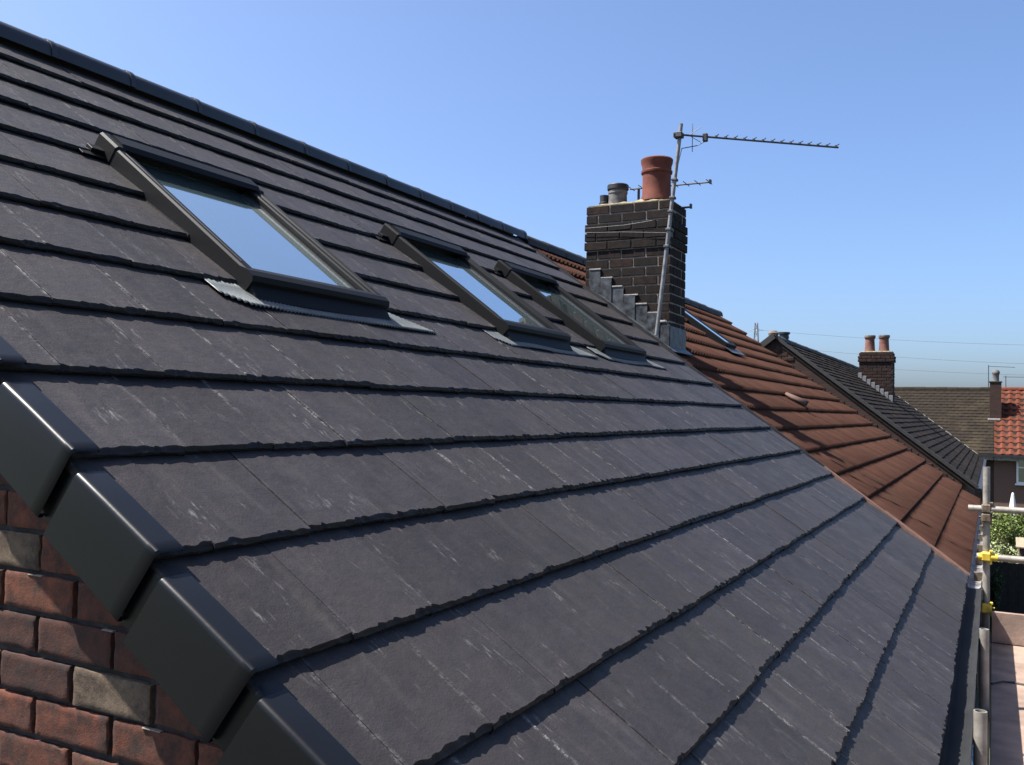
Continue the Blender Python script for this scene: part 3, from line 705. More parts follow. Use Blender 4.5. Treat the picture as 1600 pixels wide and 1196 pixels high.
# ------------------------------------------------------------------ brown tiled house next door
brown_house = empty('terraced_house', (0, 6.6, 0), 'middle house with brown ribbed concrete tile roof behind the sooty chimney', 'house', 'houses along the row')
BY0, BY1 = 6.64, 13.93; BN = -0.022
w = MB(); b_ = WM[brown_house.name]
MB().prism(list(reversed(gable_poly(13.62, 0.12))), (0, 0.22, 0)).build('gable_wall', M['brickwall_dark'], brown_house)
MB().box((WALLX-0.2, 6.62, 0), (WALLX, 13.6, EZ+0.05)).build('front_wall', M['brickwall'], brown_house)
dk = MB()
dk.prism([RP(-0.01, Y1+0.005, BN-0.040), RP(SLEN, Y1+0.005, BN-0.040), RP(SLEN, Y1+0.005, BN-0.085), RP(-0.01, Y1+0.005, BN-0.085)], (0, BY1-Y1-0.02, 0))
dk.prism([bs(-0.01, Y1+.005, BN-0.04), bs(-0.01, Y1+.005, BN-0.085), bs(SLEN, Y1+.005, BN-0.085), bs(SLEN, Y1+.005, BN-0.04)], (0, BY1-Y1-0.02, 0))
broof = dk.build('roof', M['deck'], brown_house)
def ribbed_mesh(W, name='roof_tile', pitch=0.098, ht=0.028, g_=G, lip=0.044, mat='brown_tile', ncol=5, seed=0):
    nrib = max(1, round(W/pitch)); nx = nrib*ncol*2; m = MB(); xs = [W*i/nx for i in range(nx+1)]
    def pr(x):
        t = math.cos(2*math.pi*(x/W*nrib)); return ht*(0.5 + 0.5*t)**1.8
    rows = []
    for s in (g_+0.02, 0.006, 0.0): rows.append([(x, s, -lip*s/g_ + pr(x)*(1 if s > 0.001 else 0.9) - (0.004 if s == 0 else 0)) for x in xs])
    rows.append([(x, 0.004, -lip - 0.004 + pr(x)*0.55) for x in xs])
    k = nx+1
    m.add([v for q in rows for v in q], [(j*k+i, (j+1)*k+i, (j+1)*k+i+1, j*k+i+1) for j in range(len(rows)-1) for i in range(nx)])
    for side in (0, nx):
        b = len(m.v); m.v += [Vector((xs[side], r[side][1], -lip-0.01-lip*r[side][1]/g_)) for r in rows[:3]]
        for j in range(2):
            q = (j*k+side, (j+1)*k+side, b+j+1, b+j); m.f.append(q if side else tuple(reversed(q)))
    return m, m.mesh(name, M[mat], True)
BT = 0.295
rib, ribme = ribbed_mesh(BT-0.003)
BW = (9.80, 0.46, 3.42, 1.02)
cand = []
for k in range(1, NC+1):
    s0 = (NC-k)*G; x = BY0 + (0 if k % 2 else -BT/2)
    while x < BY1 - 0.02:
        a = max(x, BY0); e = min(x+BT, BY1)
        if e - a > 0.05 and not (CX0+.02 < RP(s0+G, 0).x and RP(s0, 0).x < CX1-.02 and a < CY1-0.06):
            pz_ = proj(RP(s0+G/2, (a+e)/2)); cand.append((-pz_[2], s0, a, e-a))
        x += BT
cand.sort(reverse=True)
# the chimney hides some: keep the nearest ones that show
rest = MB(); cnt = 0
for _, s0, a, wd in cand:
    W = RF(s0, a, BN + rnd.uniform(-.002, .002)) @ Matrix.Rotation(rnd.uniform(-.004, .004), 4, 'Z') @ Matrix.Diagonal((wd/BT, 1, 1, 1))
    px = proj(RP(s0+G/2, a+wd/2))
    hidden = 915 < px[0] < 1062 and px[1] < 560
    if cnt < 298 and not hidden: inst('roof_tile', ribme, broof, W); cnt += 1
    else: rest.add([W @ v for v in rib.v], rib.f)
if rest.v: tag(rest.build('tile_field', M['brown_tile'], broof, smooth=True), kind='stuff')
rme2 = ridge_mesh(0.45, 0.085).mesh('ridge_tile', M['verge_dark'], True)
for i in range(16):
    inst('ridge_tile', rme2, broof, Matrix.Translation((RX, 6.64 + 0.45*i, RZ - 0.045 + rnd.uniform(-.004, .004))))
# valley strip between the two coverings, laths, far verge
MB().prism([RP(0.0, Y1-0.012, -0.020), RP(SLEN-0.02, Y1-0.012, -0.020), RP(SLEN-0.02, Y1-0.012, -0.028), RP(0.0, Y1-0.012, -0.028)], (0, 0.14, 0)).build('bonding_gutter', M['black'], broof)
MB().prism([RP(0.0, Y1+0.062, -0.034), RP(SLEN-0.3, Y1+0.062, -0.034), RP(SLEN-0.3, Y1+0.062, 0.0), RP(0.0, Y1+0.062, 0.0)], (0, 0.012, 0)).build('bonding_gutter', M['black'], broof)
MB().prism([RP(0.0, Y1+0.004, -0.02), RP(1.32, Y1+0.004, -0.02), RP(1.32, Y1+0.004, 0.004), RP(0.0, Y1+0.004, 0.004)], (0, 0.032, 0)).build('tile_lath', M['lath'], broof)
MB().prism([RP(0.0, Y1+0.078, -0.02), RP(0.75, Y1+0.078, -0.02), RP(0.75, Y1+0.078, 0.004), RP(0.0, Y1+0.078, 0.004)], (0, 0.022, 0)).build('tile_lath', M['lath'], broof)
for k in range(1, NC+1):
    s0 = (NC-k)*G
    W = RF(s0, BY1-0.004, BN)
    inst('verge_mortar', MB().prism([(0, 0.004, -0.004), (0, G-0.004, -0.026), (0, G-0.004, -0.07), (0, 0.004, -0.06)], (0.022, 0, 0)).mesh('verge_mortar', M['brown_side']), broof, W)
g2 = gutter(6.6, 13.9, M['grey_gutter'], brown_house, 0.090, EZ-0.05)
for k in range(8): MB().bbox((0.02, 7+k*0.9, EZ-0.118), (0.098, 7.05+k*0.9, EZ-0.044), 0.002).build('gutter_clip', M['coupler'], g2)
MB().box((-0.058, 6.6, EZ-0.22), (-0.024, 13.6, EZ-0.06)).build('fascia_board', M['grey_gutter'], brown_house)
def rooflight(y0, wdt, s0, L, parent):
    W = RF(s0, y0, 0.0)
    rw = inst('roof_window', MB().box((0.02, 0.02, -0.045), (wdt-0.02, L-0.02, 0.02)).mesh('roof_window', M['black']), parent, W)
    for n_, lo, hi in (('side_cover', (0, 0, -.04), (0.05, L, .05)), ('side_cover', (wdt-0.05, 0, -.04), (wdt, L, .05)), ('top_hood', (0.05, L-0.06, -.04), (wdt-0.05, L, .055)), ('bottom_rail', (0.05, 0, -.04), (wdt-0.05, 0.05, .05))):
        inst(n_, MB().bbox(lo, hi, 0.006).mesh(n_, M['frame']), rw, W)
    inst('glass_pane', MB().bbox((0.05, 0.05, 0.03), (wdt-0.05, L-0.06, 0.040), 0.001).mesh('glass_pane', M['glass']), rw, W)
    inst('flashing_apron', MB().bbox((-0.05, -0.13, -0.004), (wdt+0.15, 0.0, 0.004), 0.001).mesh('flashing_apron', M['lead']), rw, W)
rooflight(*BW, brown_house)
# hooded vent tile
vm = MB(); n = 10
for s in (0.0, 0.34): pass
pr_ = [(0.060*math.cos(t), 0.060*math.sin(t)) for t in [math.pi*i/n for i in range(n+1)]]
vm.add([(x, 0.0, z+0.004) for x, z in pr_] + [(x*0.85, 0.26, z*0.35-0.022) for x, z in pr_], [(i, i+1, n+2+i, n+1+i) for i in range(n)])
vo = inst('vent_tile', vm.mesh('vent_tile', M['vent'], True), broof, RF(2.20, 9.62, 0.0))
md = vo.modifiers.new('thick', 'SOLIDIFY'); md.thickness = 0.012

# ------------------------------------------------------------------ dark house further along
HY = 18.0
dark_house = empty('terraced_house', (0, HY, 0), 'house with dark weathered tile roof, brick gable and twin red chimney pots', 'house', 'houses along the row')
RX2, RZ2 = -3.92, EZ+2.86; EX2, EZ2 = -0.11, EZ-0.09
th2 = math.atan2(RZ2-EZ2, EX2-RX2); S2 = math.hypot(RZ2-EZ2, EX2-RX2)
ES2 = Vector((-math.cos(th2), 0, math.sin(th2))); EN2 = Vector((math.sin(th2), 0, math.cos(th2)))
def RP2(s, y, n=0): return Vector((EX2, y, EZ2)) + ES2*s + EN2*n
def RF2(s, y, n=0): return frame(RP2(s, y, n), EY, ES2, EN2)
HE = 32.0
wx = EX2-0.25; zz = lambda x, n: RZ2 - (x-RX2)*math.tan(th2) - n
gp2 = [Vector((wx, HY+0.012, 0)), Vector((2*RX2-wx, HY+0.012, 0)), Vector((2*RX2-wx, HY+0.012, zz(wx, 0.1))), Vector((RX2, HY+0.012, RZ2-0.1)), Vector((wx, HY+0.012, zz(wx, 0.1)))]
gw2 = MB().prism(gp2, (0, 0.2, 0)).build('gable_wall', M['brickwall_dark'], dark_house)
fb = brick_meshes(0.237, 0.06, 0.078, M['brick_far'], 5, 21)
for r_ in range(34):
    z = EZ-0.3 + r_*BC
    for k in range(-3, 24):
        x = -4.6 + k*0.2495 + (0.125 if r_ % 2 else 0)
        top = zz(max(x+0.237, RX2), 0.12) if x+0.237 > RX2 else RZ2-0.12-(RX2-x)*math.tan(th2)
        if z+0.08 > top or z < top-0.95 or x > wx-0.25: continue
        inst('brick', rnd.choice(fb), gw2, Matrix.Translation((x, HY+rnd.uniform(-.003, .003), z)))
MB().box((wx-0.2, HY+0.22, 0), (wx, HE-0.1, zz(wx, 0.1))).build('front_wall', M['brickwall_dark'], dark_house)
dk = MB()
dk.prism([RP2(0, HY-0.005, -0.04), RP2(S2, HY-0.005, -0.04), RP2(S2, HY-0.005, -0.09), RP2(0, HY-0.005, -0.09)], (0, HE-HY+0.05, 0))
mir = lambda v: Vector((2*RX2-v.x, v.y, v.z))
dk.prism([mir(RP2(0, HY-0.05, -0.09)), mir(RP2(S2, HY-0.05, -0.09)), mir(RP2(S2, HY-0.05, -0.03)), mir(RP2(0, HY-0.05, -0.03))], (0, HE-HY+0.1, 0))
droof = dk.build('roof', M['dark_tile'], dark_house)
def tile_field(RFf, S, ya, yb, gauge, wd, mat, parent, lip=0.022, name='tile_field', bow=0.006):
    m = MB(); nr = int(round(S/gauge))
    for k in range(nr):
        x = ya - (wd/2 if k % 2 else 0)
        while x < yb:
            a = max(x, ya); e = min(x+wd, yb)
            if e-a > 0.03:
                W = RFf(k*gauge + rnd.uniform(-.006, .006), a, rnd.uniform(-.004, .004)); wv = e-a-0.004; xm = wv/2
                vs = [(0, 0, 0), (xm, 0, bow), (wv, 0, 0), (0, gauge+.01, -lip), (xm, gauge+.01, -lip+bow), (wv, gauge+.01, -lip), (0, .003, -lip), (xm, .003, -lip), (wv, .003, -lip)]
                m.add([W @ Vector(v) for v in vs], [(0, 1, 4, 3), (1, 2, 5, 4), (6, 7, 1, 0), (7, 8, 2, 1), (2, 8, 5), (0, 3, 6)])
            x += wd
    return tag(m.build(name, mat, parent), kind='stuff')
tile_field(RF2, S2, HY-0.008, HE+0.04, S2/30, 0.22, M['dark_tile'], droof)
for y in (HY-0.025,): MB().prism([RP2(-0.03, y, -0.025), RP2(S2+0.02, y, -0.025), RP2(S2+0.02, y, 0.035), RP2(-0.03, y, 0.035)], (0, 0.07, 0)).build('verge_trim', M['verge_dark'], droof)
MB().prism([mir(RP2(-0.03, HY-.07, -0.09)), mir(RP2(-0.03, HY-.07, 0.03)), mir(RP2(S2+0.02, HY-.07, 0.03)), mir(RP2(S2+0.02, HY-.07, -0.09))], (0, 0.1, 0)).build('verge_trim', M['verge_dark'], droof)
for i in range(30):
    inst('ridge_tile', rme2, droof, Matrix.Translation((RX2, HY-0.05 + 0.468*i, RZ2 - 0.05 + rnd.uniform(-.008, .008))))
for i in range(14):
    s = 0.2 + i*0.33; MB().bbox((-0.02, 0, -0.02), (0.04, rnd.uniform(.08, .25), 0.014), 0.004, RF2(s, HE+0.03, 0)).build('verge_mortar', M['pointing'], droof)
MB().lathe([(0.11, 0), (0.10, 0.09), (0.13, 0.10), (0.13, 0.14), (0.0, 0.15)], (RX2, HY+1.15, RZ2+0.02), 14).build('ridge_vent', M['black'], droof, smooth=True)
MB().lathe([(0.10, 0), (0.11, 0.05), (0.07, 0.10), (0.0, 0.11)], (RX2, HY+0.05, RZ2+0.0), 12).build('ridge_finial', M['stone'], droof, smooth=True)
gutter2 = MB().box((EX2, HY, EZ2-0.10), (EX2+0.09, HE, EZ2-0.03)).build('gutter', M['black'], dark_house)
# its chimney
DX0, DX1, DY0, DY1, DZT = -3.24, -2.34, 26.3, 26.85, EZ+3.02
dch = MB().box((DX0+.01, DY0+.01, EZ+1.2), (DX1-.01, DY1-.01, DZT-.003)).build('chimney_stack', M['mortar_dark'], dark_house)
fbs = brick_meshes(0.2375, 0.06, 0.078, M['brick_far'], 5, 31); fbh = brick_meshes(0.11, 0.06, 0.078, M['brick_far'], 3, 32)
chimney_bricks(DX0, DX1, DY0, DY1, DZT, BC, 0.2375, 0.078, fbs, fbh, dch, 0.11, True, (1, 2), 0.03, EZ+1.6)
MB().bbox((DX0+.02, DY0+.02, DZT-.002), (DX1-.02, DY1-.02, DZT+.05), 0.02).build('flaunching', M['lichen_mortar'], dch)
for cx in (-2.98, -2.60):
    p_ = pot([(0.150, 0), (0.140, 0.04), (0.125, 0.35), (0.130, 0.38), (0.150, 0.40), (0.150, 0.44), (0.13, 0.45), (0.115, 0.44), (0.11, 0.1)], (cx, 26.57, DZT+.04), M['terracotta_dull'], dch)
    MB().lathe([(0.153, 0.42), (0.156, 0.44), (0.150, 0.475), (0.12, 0.475)], (cx, 26.57, DZT+.04), 20).build('pot_rim', M['pot_grey'], p_)
for j in range(8):
    x = DX0 - 0.02 + j*0.118; z = zz(x, 0)
    MB().bbox((x, DY0-0.02, z-0.08), (x+0.10, DY0-0.008, z+0.10), 0.003).build('flashing_step', M['galv'], dch)

# ------------------------------------------------------------------ far pair of houses, turned to face the row
A = 0.0
FO = Vector((-3.95, 44.1, 0)); fe = Vector((math.cos(A), math.sin(A), 0)); fm = Vector((math.sin(A), -math.cos(A), 0))
FW = frame(FO, fe, -fm, (0, 0, 1))        # local x along the ridge, y away from us, z up; ridge at y = 0
FRZ, FEZ, FRUN = EZ+2.56, EZ-0.22, 3.55
fth = math.atan2(FRZ-FEZ, FRUN); FS = math.hypot(FRZ-FEZ, FRUN)
BX = 4.16                                   # party line between mossy and red halves
def FRF(s, x, n=0):
    o = Vector((x, -FRUN, FEZ)) + Vector((0, math.cos(fth), math.sin(fth)))*s + Vector((0, -math.sin(fth), math.cos(fth)))*n
    return FW @ frame(o, (1, 0, 0), (0, math.cos(fth), math.sin(fth)), (0, -math.sin(fth), math.cos(fth)))
def far_house(xa, xb, wallmat, label):
    root = empty('semi_detached_house', FW @ Matrix.Translation((xa, 0, 0)), label, 'house', 'far houses facing the row')
    P = [FW @ Vector(v) for v in ((xa, -FRUN+0.35, 0), (xa, -FRUN+0.35, FEZ+0.15), (xa, 0, FRZ-0.12), (xa, FRUN-0.35, FEZ+0.15), (xa, FRUN-0.35, 0))]
    MB().prism(P, fe*(xb-xa)).build('wall', wallmat, root)
    Q = [FW @ Vector(v) for v in ((xa, -FRUN, FEZ-0.03), (xa, 0, FRZ-0.03), (xa, FRUN, FEZ-0.03), (xa, FRUN, FEZ-0.09), (xa, 0, FRZ-0.09), (xa, -FRUN, FEZ-0.09))]
    rf = MB().prism(Q, fe*(xb-xa)).build('roof', M['dark_tile'], root)
    gm = MB().box((xa-.02, -FRUN-0.12, FEZ-0.12), (xb-.02, -FRUN-0.02, FEZ-0.03)); gm.v = [FW @ v for v in gm.v]; gm.build('gutter', M['black'], root)
    fm_ = MB().box((xa, -FRUN, FEZ-0.26), (xb-.03, -FRUN+0.06, FEZ-0.125)); fm_.v = [FW @ v for v in fm_.v]; fm_.build('fascia_board', M['grey_gutter'], root)
    return root, rf
mossy, mroof = far_house(-9.0, BX-0.001, M['brickwall_dark'], 'far house with dark mossy brown tile roof beyond the dark roofed house')
red, rroof = far_house(BX, 12.0, M['render_brown'], 'far house with bright red tile roof, brown walls and white window')
def FRFy(s, y, n=0): return FRF(s, y, n)
tile_field(FRFy, FS, -9.0, BX-0.01, FS/22, 0.28, M['moss_tile'], mroof)
redm, redme = ribbed_mesh(0.297, 'roof_tile', 0.297, 0.036, FS/12, 0.035, 'red_tile', 5)
for k in range(12):
    for i in range(14):
        x = BX + 0.005 + i*0.30
        inst('roof_tile', redme, rroof, FRF(k*FS/12, x, rnd.uniform(-.004, .004) - 0.005))
tile_field(FRFy, FS, BX+0.005+14*0.30, 12.0, FS/12, 0.30, M['red_tile'], rroof, bow=0.05)
for root_, x0, x1, mt in ((mroof, -9.0, BX, M['moss_tile']), (rroof, BX, 12.0, M['red_tile'])):
    n_ = int((x1-x0)/0.45); rm = ridge_mesh(0.45, 0.11).mesh('ridge_tile', mt, True)
    for i in range(n_):
        inst('ridge_tile', rm, root_, FW @ Matrix.Translation((x0+0.02+0.45*i, 0, FRZ-0.05 + rnd.uniform(-.01, .01))) @ Matrix.Rotation(-math.pi/2, 4, 'Z'))
def far_box(lo, hi, name, mat, parent, b=None):
    m = MB(); (m.bbox(lo, hi, b) if b else m.box(lo, hi)); m.v = [FW @ v for v in m.v]; return m.build(name, mat, parent)
fc = far_box((BX-0.17, -1.75, FRZ-1.35), (BX+0.27, -1.10, FRZ+0.20), 'chimney_stack', M['brickwall_dark'], red)
far_box((BX-0.20, -1.78, FRZ+0.20), (BX+0.30, -1.07, FRZ+0.25), 'chimney_cap', M['mortar_dark'], fc, 0.01)
far_box((BX-0.24, -1.84, FRZ-1.42), (BX+0.24, -1.74, FRZ-1.34), 'flashing_apron', M['pointing'], fc, 0.01)
pot([(0.13, 0), (0.12, 0.05), (0.125, 0.30), (0.15, 0.34), (0.15, 0.42), (0.10, 0.50), (0.0, 0.52)], FW @ Vector((BX+0.06, -1.42, FRZ+0.24)), M['pot_grey'], fc)
fa = empty('tv_aerial', FW @ Vector((BX-0.25, -1.42, FRZ+0.2)), 'tiny tv aerial on the chimney between mossy and red roofs', 'aerial', 'tv aerials')
pA = FW @ Vector((BX-0.22, -1.42, FRZ+0.0)); 
MB().tube([pA, pA+Vector((0, 0, 0.95))], 0.016, 6).build('mast', M['alu_dull'], fa)
MB().tube([pA+Vector((0, 0, 0.9)), pA+Vector((1.0, 0.2, 0.86))], 0.012, 6).build('boom', M['alu_dull'], fa)
fa2 = empty('tv_aerial', FW @ Vector((BX+0.45, -0.05, FRZ)), 'tiny tv aerial standing on the red far roof ridge', 'aerial', 'tv aerials')
pB = FW @ Vector((BX+0.45, 0.0, FRZ)); MB().tube([pB, pB+Vector((0, 0, 0.55))], 0.016, 6).build('mast', M['alu_dull'], fa2)
MB().tube([pB+Vector((-0.1, 0, 0.5)), pB+Vector((0.9, 0.3, 0.5))], 0.012, 6).build('boom', M['alu_dull'], fa2)
def far_window(x, z0, w_, h_, parent, y=-FRUN+0.35):
    wn_ = far_box((x, y-0.03, z0), (x+w_, y+0.02, z0+h_), 'window', M['glass_far'], parent)
    for lo, hi in (((x, z0), (x+0.07, z0+h_)), ((x+w_-0.07, z0), (x+w_, z0+h_)), ((x+0.07, z0), (x+w_-0.07, z0+0.07)), ((x+0.07, z0+h_-0.07), (x+w_-0.07, z0+h_)), ((x+w_/2-0.04, z0+0.07), (x+w_/2+0.04, z0+h_-0.07)), ((x+0.07, z0+h_*0.66), (x+w_/2-0.04, z0+h_*0.66+0.06))):
        far_box((lo[0], y-0.06, lo[1]), (hi[0], y-0.032, hi[1]), 'frame', M['white'], wn_)
    far_box((x-0.05, y-0.12, z0-0.06), (x+w_+0.05, y-0.002, z0-0.003), 'sill', M['white'], wn_)
far_window(BX+0.80, FEZ-1.18, 1.7, 0.95, red); far_window(BX+4.4, FEZ-1.18, 1.2, 0.95, red)
far_window(BX+1.02, FEZ-4.0, 1.9, 1.3, red); far_window(-1.5, FEZ-1.2, 1.6, 1.0, mossy); far_window(-5.5, FEZ-1.2, 1.6, 1.0, mossy)

# ------------------------------------------------------------------ scaffold
PX = 0.114
scf = empty('scaffold', (PX, 4.4, 0), 'tube scaffold with yellow couplers standing along the eaves', 'scaffold')
def open_tube(m, p0, p1, r=0.0242, t=0.004, n=18):
    p0, p1 = Vector(p0), Vector(p1); d_ = (p1-p0).normalized(); a = d_.cross(Vector((0, 0, 1)))
    a = Vector((1, 0, 0)) if a.length < 1e-3 else a.normalized(); b = d_.cross(a)
    vs = []
    for p, rr_ in ((p0, r-t), (p0, r), (p1, r), (p1, r-t)):
        vs += [p + a*rr_*math.cos(2*math.pi*k/n) + b*rr_*math.sin(2*math.pi*k/n) for k in range(n)]
    vs += [p1 - d_*0.15 + a*(r-t)*math.cos(2*math.pi*k/n) + b*(r-t)*math.sin(2*math.pi*k/n) for k in range(n)]
    m.add(vs, [(j*n+k, j*n+(k+1) % n, (j+1)*n+(k+1) % n, (j+1)*n+k) for j in range(4) for k in range(n)])
    return m
for y, zt in ((2.74, 0.062), (4.52, 0.016), (6.31, 0.842)):
    open_tube(MB(), (PX, y, 0.02), (PX, y, EZ+zt)).build('standard', M['tube'], scf, smooth=True)
    MB().bbox((PX-0.075, y-0.075, 0.0), (PX+0.075, y+0.075, 0.008), 0.001).build('base_plate', M['coupler'], scf)
for z, x0, mt in ((EZ+0.536, -0.005, M['tube']), (EZ+0.185, 0.052, M['tube'])):
    open_tube(MB(), (1.9, 6.262, z), (x0, 6.262, z)).build('guard_rail', mt, scf, smooth=True)
for z in (3.0, 1.2):
    open_tube(MB(), (PX-.05, 2.3, z), (PX-.05, 6.8, z)).build('ledger', M['tube'], scf, smooth=True)
def coupler(c, mat):
    c = Vector(c); m = MB()
    m.bbox(c+Vector((-0.034, -0.076, -0.03)), c+Vector((0.034, -0.018, 0.036)), 0.010)
    m.bbox(c+Vector((-0.036, -0.030, -0.034)), c+Vector((0.036, 0.036, 0.030)), 0.012)
    m.tube([c+Vector((0.03, -0.06, 0.05)), c+Vector((0.03, -0.06, -0.05))], 0.008, 6)
    m.tube([c+Vector((0.055, 0.0, 0.0)), c+Vector((-0.05, 0.0, 0.0))], 0.008, 6)
    m.bbox(c+Vector((0.02, -0.075, 0.036)), c+Vector((0.045, -0.045, 0.052)), 0.003)
    return m.build('coupler', mat, scf)
coupler((PX, 6.31, EZ+0.536), M['coupler']); coupler((PX, 6.31, EZ+0.47), M['coupler'])
cy = coupler((PX, 6.31, EZ+0.185), M['yellow']); coupler((PX, 6.31, EZ-0.19), M['yellow'])
MB().tube([(0.062, 6.2615, EZ+0.185), (0.19, 6.2615, EZ+0.185)], 0.0262, 16).build('paint_band', M['yellow'], scf, smooth=True)
BZ = EZ-0.42
M['board'] = simple('worn_board', (0.31, 0.215, 0.165), 0.9, var=0.25, scale=5, bstr=0.5, bscale=45)
def board(x, y0, y1, lab, w_=0.222):
    m = MB(); n = 14; rr = random.Random(int(x*1000+y0*77)); vs = []
    for i in range(n+1):
        y = y0 + (y1-y0)*i/n; dz = 0.004*noise.noise(Vector((x*5, y*0.9, 1)))
        dx = 0.002*noise.noise(Vector((x*9, y*2.0, 4)))
        vs += [(x+dx, y, BZ-0.038), (x+dx, y, BZ-0.004+dz), (x+dx+0.005, y, BZ+dz), (x+w_+dx-0.005, y, BZ+dz*0.5), (x+w_+dx, y, BZ-0.004+dz*0.5), (x+w_+dx, y, BZ-0.038)]
    fs = [(i*6+k, (i+1)*6+k, (i+1)*6+(k+1) % 6, i*6+(k+1) % 6) for i in range(n) for k in range(6)] + [(0, 1, 2, 3, 4, 5), tuple(n*6+k for k in (5, 4, 3, 2, 1, 0))]
    m.add(vs, fs); return tag(m.build('scaffold_board', M['board'], None, (x, y0, BZ-0.038)), lab, 'board', 'scaffold boards')
names = ['first', 'second', 'third', 'fourth', 'fifth']
for i in range(5):
    board(0.146+i*0.229, 2.99, 6.245, names[i]+' board from the house wall, on the far stretch of the scaffold platform')
    board(0.146+i*0.229, -2.6, 2.985, names[i]+' board from the house wall, on the near stretch of the scaffold platform')
m = MB()
for y in (-1.5, 0.4, 2.74, 4.52, 6.31): open_tube(m, (-0.2, y+0.05, BZ-0.066), (1.5, y+0.05, BZ-0.066))
m.build('transom', M['tube'], scf, smooth=True)
for y in (-1.5, 2.74, 6.31): open_tube(MB(), (1.40, y, 0.02), (1.40, y, EZ+0.75)).build('standard', M['tube'], scf, smooth=True)
MB().bbox((0.15, 6.192, BZ+0.005), (1.36, 6.230, BZ+0.225), 0.003).build('toe_board', M['board'], scf)
MB().bbox((1.30, -2.5, BZ+0.005), (1.338, 6.185, BZ+0.225), 0.003).build('toe_board', M['board'], scf)
cbp = [(0.15+0.06*i, 5.02 + 0.07*math.sin(i*0.9) + 0.02*i, BZ+0.010+0.003*math.sin(i*2)) for i in range(20)]
tag(MB().tube(cbp, 0.006, 6).build('electric_cable', M['black'], None, cbp[0], smooth=True), 'thin black cable snaking across the scaffold boards', 'cable')
bd = MB().bbox((-0.20, 3.05, EZ-0.66), (0.086, 4.44, EZ-0.62), 0.004).build('scaffold_board', M['timber']); tag(bd, 'short dark brown scaffold board wedged between house wall and cut poles', 'board', 'scaffold boards')
m = MB(); rr = random.Random(3); nu, nv = 18, 12; vs = []
for j in range(nv+1):
    for i in range(nu):
        a, b = 2*math.pi*i/nu, math.pi*j/nv
        p = Vector((math.sin(b)*math.cos(a)*0.040, math.sin(b)*math.sin(a)*0.30, math.cos(b)*0.11))
        q = 1 + 0.45*noise.noise(p*14) + 0.25*noise.noise(p*34)
        p = p*q; p.z = max(p.z, -0.085); vs.append(p + Vector((0.060, 3.72, EZ-0.535)))
m.add(vs, [(j*nu+i, j*nu+(i+1) % nu, (j+1)*nu+(i+1) % nu, (j+1)*nu+i) for j in range(nv) for i in range(nu)])
bag = m.build('plastic_bag', M['bag'], None, (0.060, 3.72, EZ-0.62)); tag(bag, 'crumpled blue and white plastic bag lying beside the gutter', 'bag')

# ------------------------------------------------------------------ gardens beyond
def leaf_bush(name, c, rad, n, leaf, mat, seed, lumps=9, trunk=None, label='', cat='bush', group=None):
    rr = random.Random(seed); root = empty(name, (c[0], c[1], 0), label, cat, group)
    L = []
    for k in range(lumps):
        a = rr.uniform(0, 2*math.pi); q = rr.uniform(0.2, 0.8)
        L.append((Vector((c[0]+rad[0]*q*math.cos(a), c[1]+rad[1]*q*math.sin(a), c[2]+rad[2]*rr.uniform(-0.75, 0.75))), rr.uniform(0.28, 0.55)))
    P = np.zeros((n*4, 3)); F = []
    for i in range(n):
        lc, lr = rr.choice(L); v = Vector((rr.gauss(0, 1), rr.gauss(0, 1), rr.gauss(0, 1))).normalized()*(rr.random()**0.4)
        p = lc + Vector((v.x*rad[0]*lr, v.y*rad[1]*lr, v.z*rad[2]*lr)); p.z = max(p.z, 0.05)
        d1 = Vector((rr.gauss(0, 1), rr.gauss(0, 1), rr.gauss(0, 1)+0.5)).normalized(); d2 = d1.cross(Vector((rr.gauss(0, 1), rr.gauss(0, 1), rr.gauss(0, 1)))).normalized()
        l_ = leaf*rr.uniform(0.6, 1.4)
        for k, q in enumerate((p - d2*l_*.28, p + d1*l_*.5, p + d2*l_*.28, p - d1*l_*.5)): P[i*4+k] = q
        F.append((i*4, i*4+1, i*4+2, i*4+3))
    m = MB(); m.v = [Vector(q) for q in P]; m.f = F; m.build('crown', mat, root)
    t = MB()
    for lc, lr in L[:6]: t.tube([(c[0], c[1], 0), ((c[0]+lc.x)/2, (c[1]+lc.y)/2, lc.z*0.6), lc], 0.05, 6, r2=0.012)
    t.build('stem', M['bark'], root)
    return root
leaf_bush('garden_bush', (0.60, 36.3, 1.55), (1.2, 1.0, 1.35), 9000, 0.10, M['leaf'], 1, 12, label='tall bright green bush behind the dark fence', group='garden bushes')
leaf_bush('garden_bush', (0.95, 35.3, 1.05), (1.3, 0.8, 0.95), 9000, 0.09, M['leaf_pale'], 2, 12, label='pale grey green feathery bush behind the dark fence', group='garden bushes')
leaf_bush('garden_bush', (2.5, 36.4, 1.4), (1.2, 1.0, 1.3), 6000, 0.10, M['leaf_dark'], 3, 10, label='dark green bush beyond the pale feathery bush', group='garden bushes')
leaf_bush('garden_bush', (0.15, 28.9, 0.9), (0.35, 0.5, 0.85), 3500, 0.07, M['leaf_dark'], 4, 7, label='small dark green shrub in front of the dark fence', group='garden bushes')
# dark fence
fx0, fx1, fy = 0.03, 4.2, 30.0
fen = empty('garden_fence', (fx0, fy, 0), 'dark stained board fence at the foot of the garden bushes', 'fence')
bme = [MB().bbox((0, 0, 0), (0.142, 0.02, 1.84+0.008*k), 0.003).mesh('fence_board', M['fence']) for k in range(3)]
for i in range(30): inst('fence_board', bme[rnd.randrange(3)], fen, Matrix.Translation((fx0+i*0.138, fy + (0.012 if i % 2 else 0), 0.03)))
for z in (0.4, 1.5): MB().box((fx0, fy+0.034, z), (fx1, fy+0.075, z+0.08)).build('rail', M['fence'], fen)
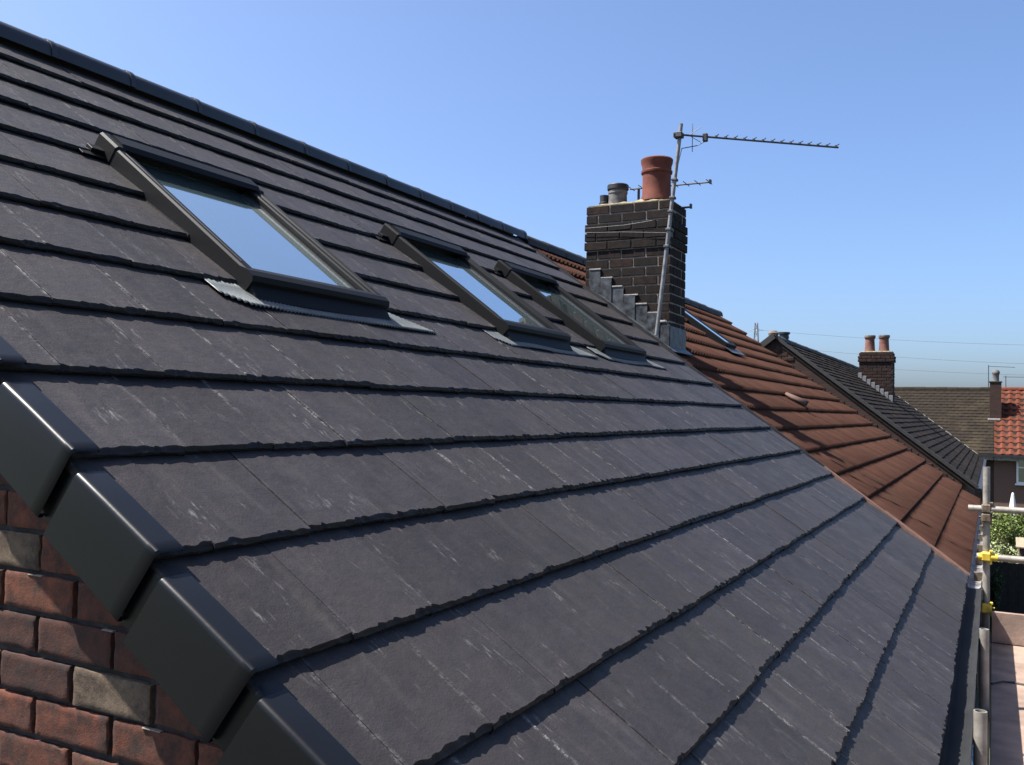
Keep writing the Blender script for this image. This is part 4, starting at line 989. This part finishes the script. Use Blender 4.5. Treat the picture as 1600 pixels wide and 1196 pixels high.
# shed
sh = empty('garden_shed', (0.9, 34.0, 0), 'low garden shed with sandy felt roof in front of the green bushes', 'shed')
MB().box((0.96, 33.75, 0), (2.8, 34.9, 1.90)).build('wall', M['render_brown'], sh)
MB().prism([(0.86, 33.6, 1.90), (2.95, 33.6, 1.90), (2.95, 34.3, 2.14), (0.86, 34.3, 2.14)], (0, 0, 0.04)).build('roof', M['felt'], sh)
MB().prism([(0.86, 34.302, 2.14), (2.95, 34.302, 2.14), (2.95, 35.0, 1.90), (0.86, 35.0, 1.90)], (0, 0, 0.04)).build('roof', M['felt'], sh)
# closed parasol
pa = empty('garden_parasol', (0.84, 38.2, 0), 'closed white garden parasol in front of the brown walled far house', 'parasol')
MB().tube([(0.84, 38.2, 0.05), (0.84, 38.2, 3.35)], 0.02, 8).build('pole', M['white'], pa)
MB().lathe([(0.02, 3.42), (0.05, 3.35), (0.09, 3.1), (0.16, 2.6), (0.20, 2.1), (0.17, 2.02), (0.03, 2.0)], (0.84, 38.2, 0), 10).build('canopy', M['white_cloth'], pa)
MB().lathe([(0.28, 0), (0.28, 0.05), (0.06, 0.08), (0.03, 0.3)], (0.84, 38.2, 0.0), 14).build('base', M['stone'], pa)
# ------------------------------------------------------------------ pylon and lines
py = empty('electricity_pylon', (-96.5, 420, 0), 'distant lattice electricity pylon showing above the brown roof', 'pylon')
m = MB(); H = 48.6
def half(z): return 4.2*(1-z/H)**1.2 + 0.55*(z/H)
zs = [0, 8, 15, 21, 26, 30.5, 34.5, 38, 41.5, 45, H]
for sx, sy in ((-1, -1), (1, -1), (1, 1), (-1, 1)):
    m.tube([(-96.5+sx*half(z), 420+sy*half(z), z) for z in zs], 0.14, 5)
for a, b in zip(zs[:-1], zs[1:]):
    for (s1, s2) in (((-1, -1), (1, -1)), ((1, -1), (1, 1)), ((1, 1), (-1, 1)), ((-1, 1), (-1, -1))):
        for (p, q) in ((s1, s2), (s2, s1)): m.tube([(-96.5+p[0]*half(a), 420+p[1]*half(a), a), (-96.5+q[0]*half(b), 420+q[1]*half(b), b)], 0.07, 4)
m.build('tower', M['pylon'], py)
arms = ((45.0, 3.2), (38.0, 4.4), (31.5, 3.6))
for z, L_ in arms:
    for sg in (-1, 1):
        e = Vector((-96.5+sg*L_, 420, z)); a = MB()
        for sy in (-1, 1): a.tube([(-96.5, 420+sy*0.5, z+1.0), e], 0.09, 4); a.tube([(-96.5, 420+sy*0.5, z-0.2), e], 0.09, 4)
        a.build('cross_arm', M['pylon'], py)
for (z, L_, ze, zm), nm in zip(((45.0, 3.2, 40.0, 36.6), (38.0, 4.4, 32.0, 28.6), (31.5, 3.6, 28.0, 24.2)), ('highest', 'middle', 'lowest')):
    p0 = Vector((-96.5+L_, 420, z)); p1 = Vector((170, 450, ze)); pts = []
    for i in range(25):
        t = i/24; q = p0.lerp(p1, t); q.z -= 4*((z+ze)/2-zm)*t*(1-t); pts.append(q)
    tag(MB().tube(pts, 0.055, 5).build('power_line', M['wire'], None, p0), nm + ' of the three thin overhead power lines running from the distant pylon', 'power line', 'overhead power lines')
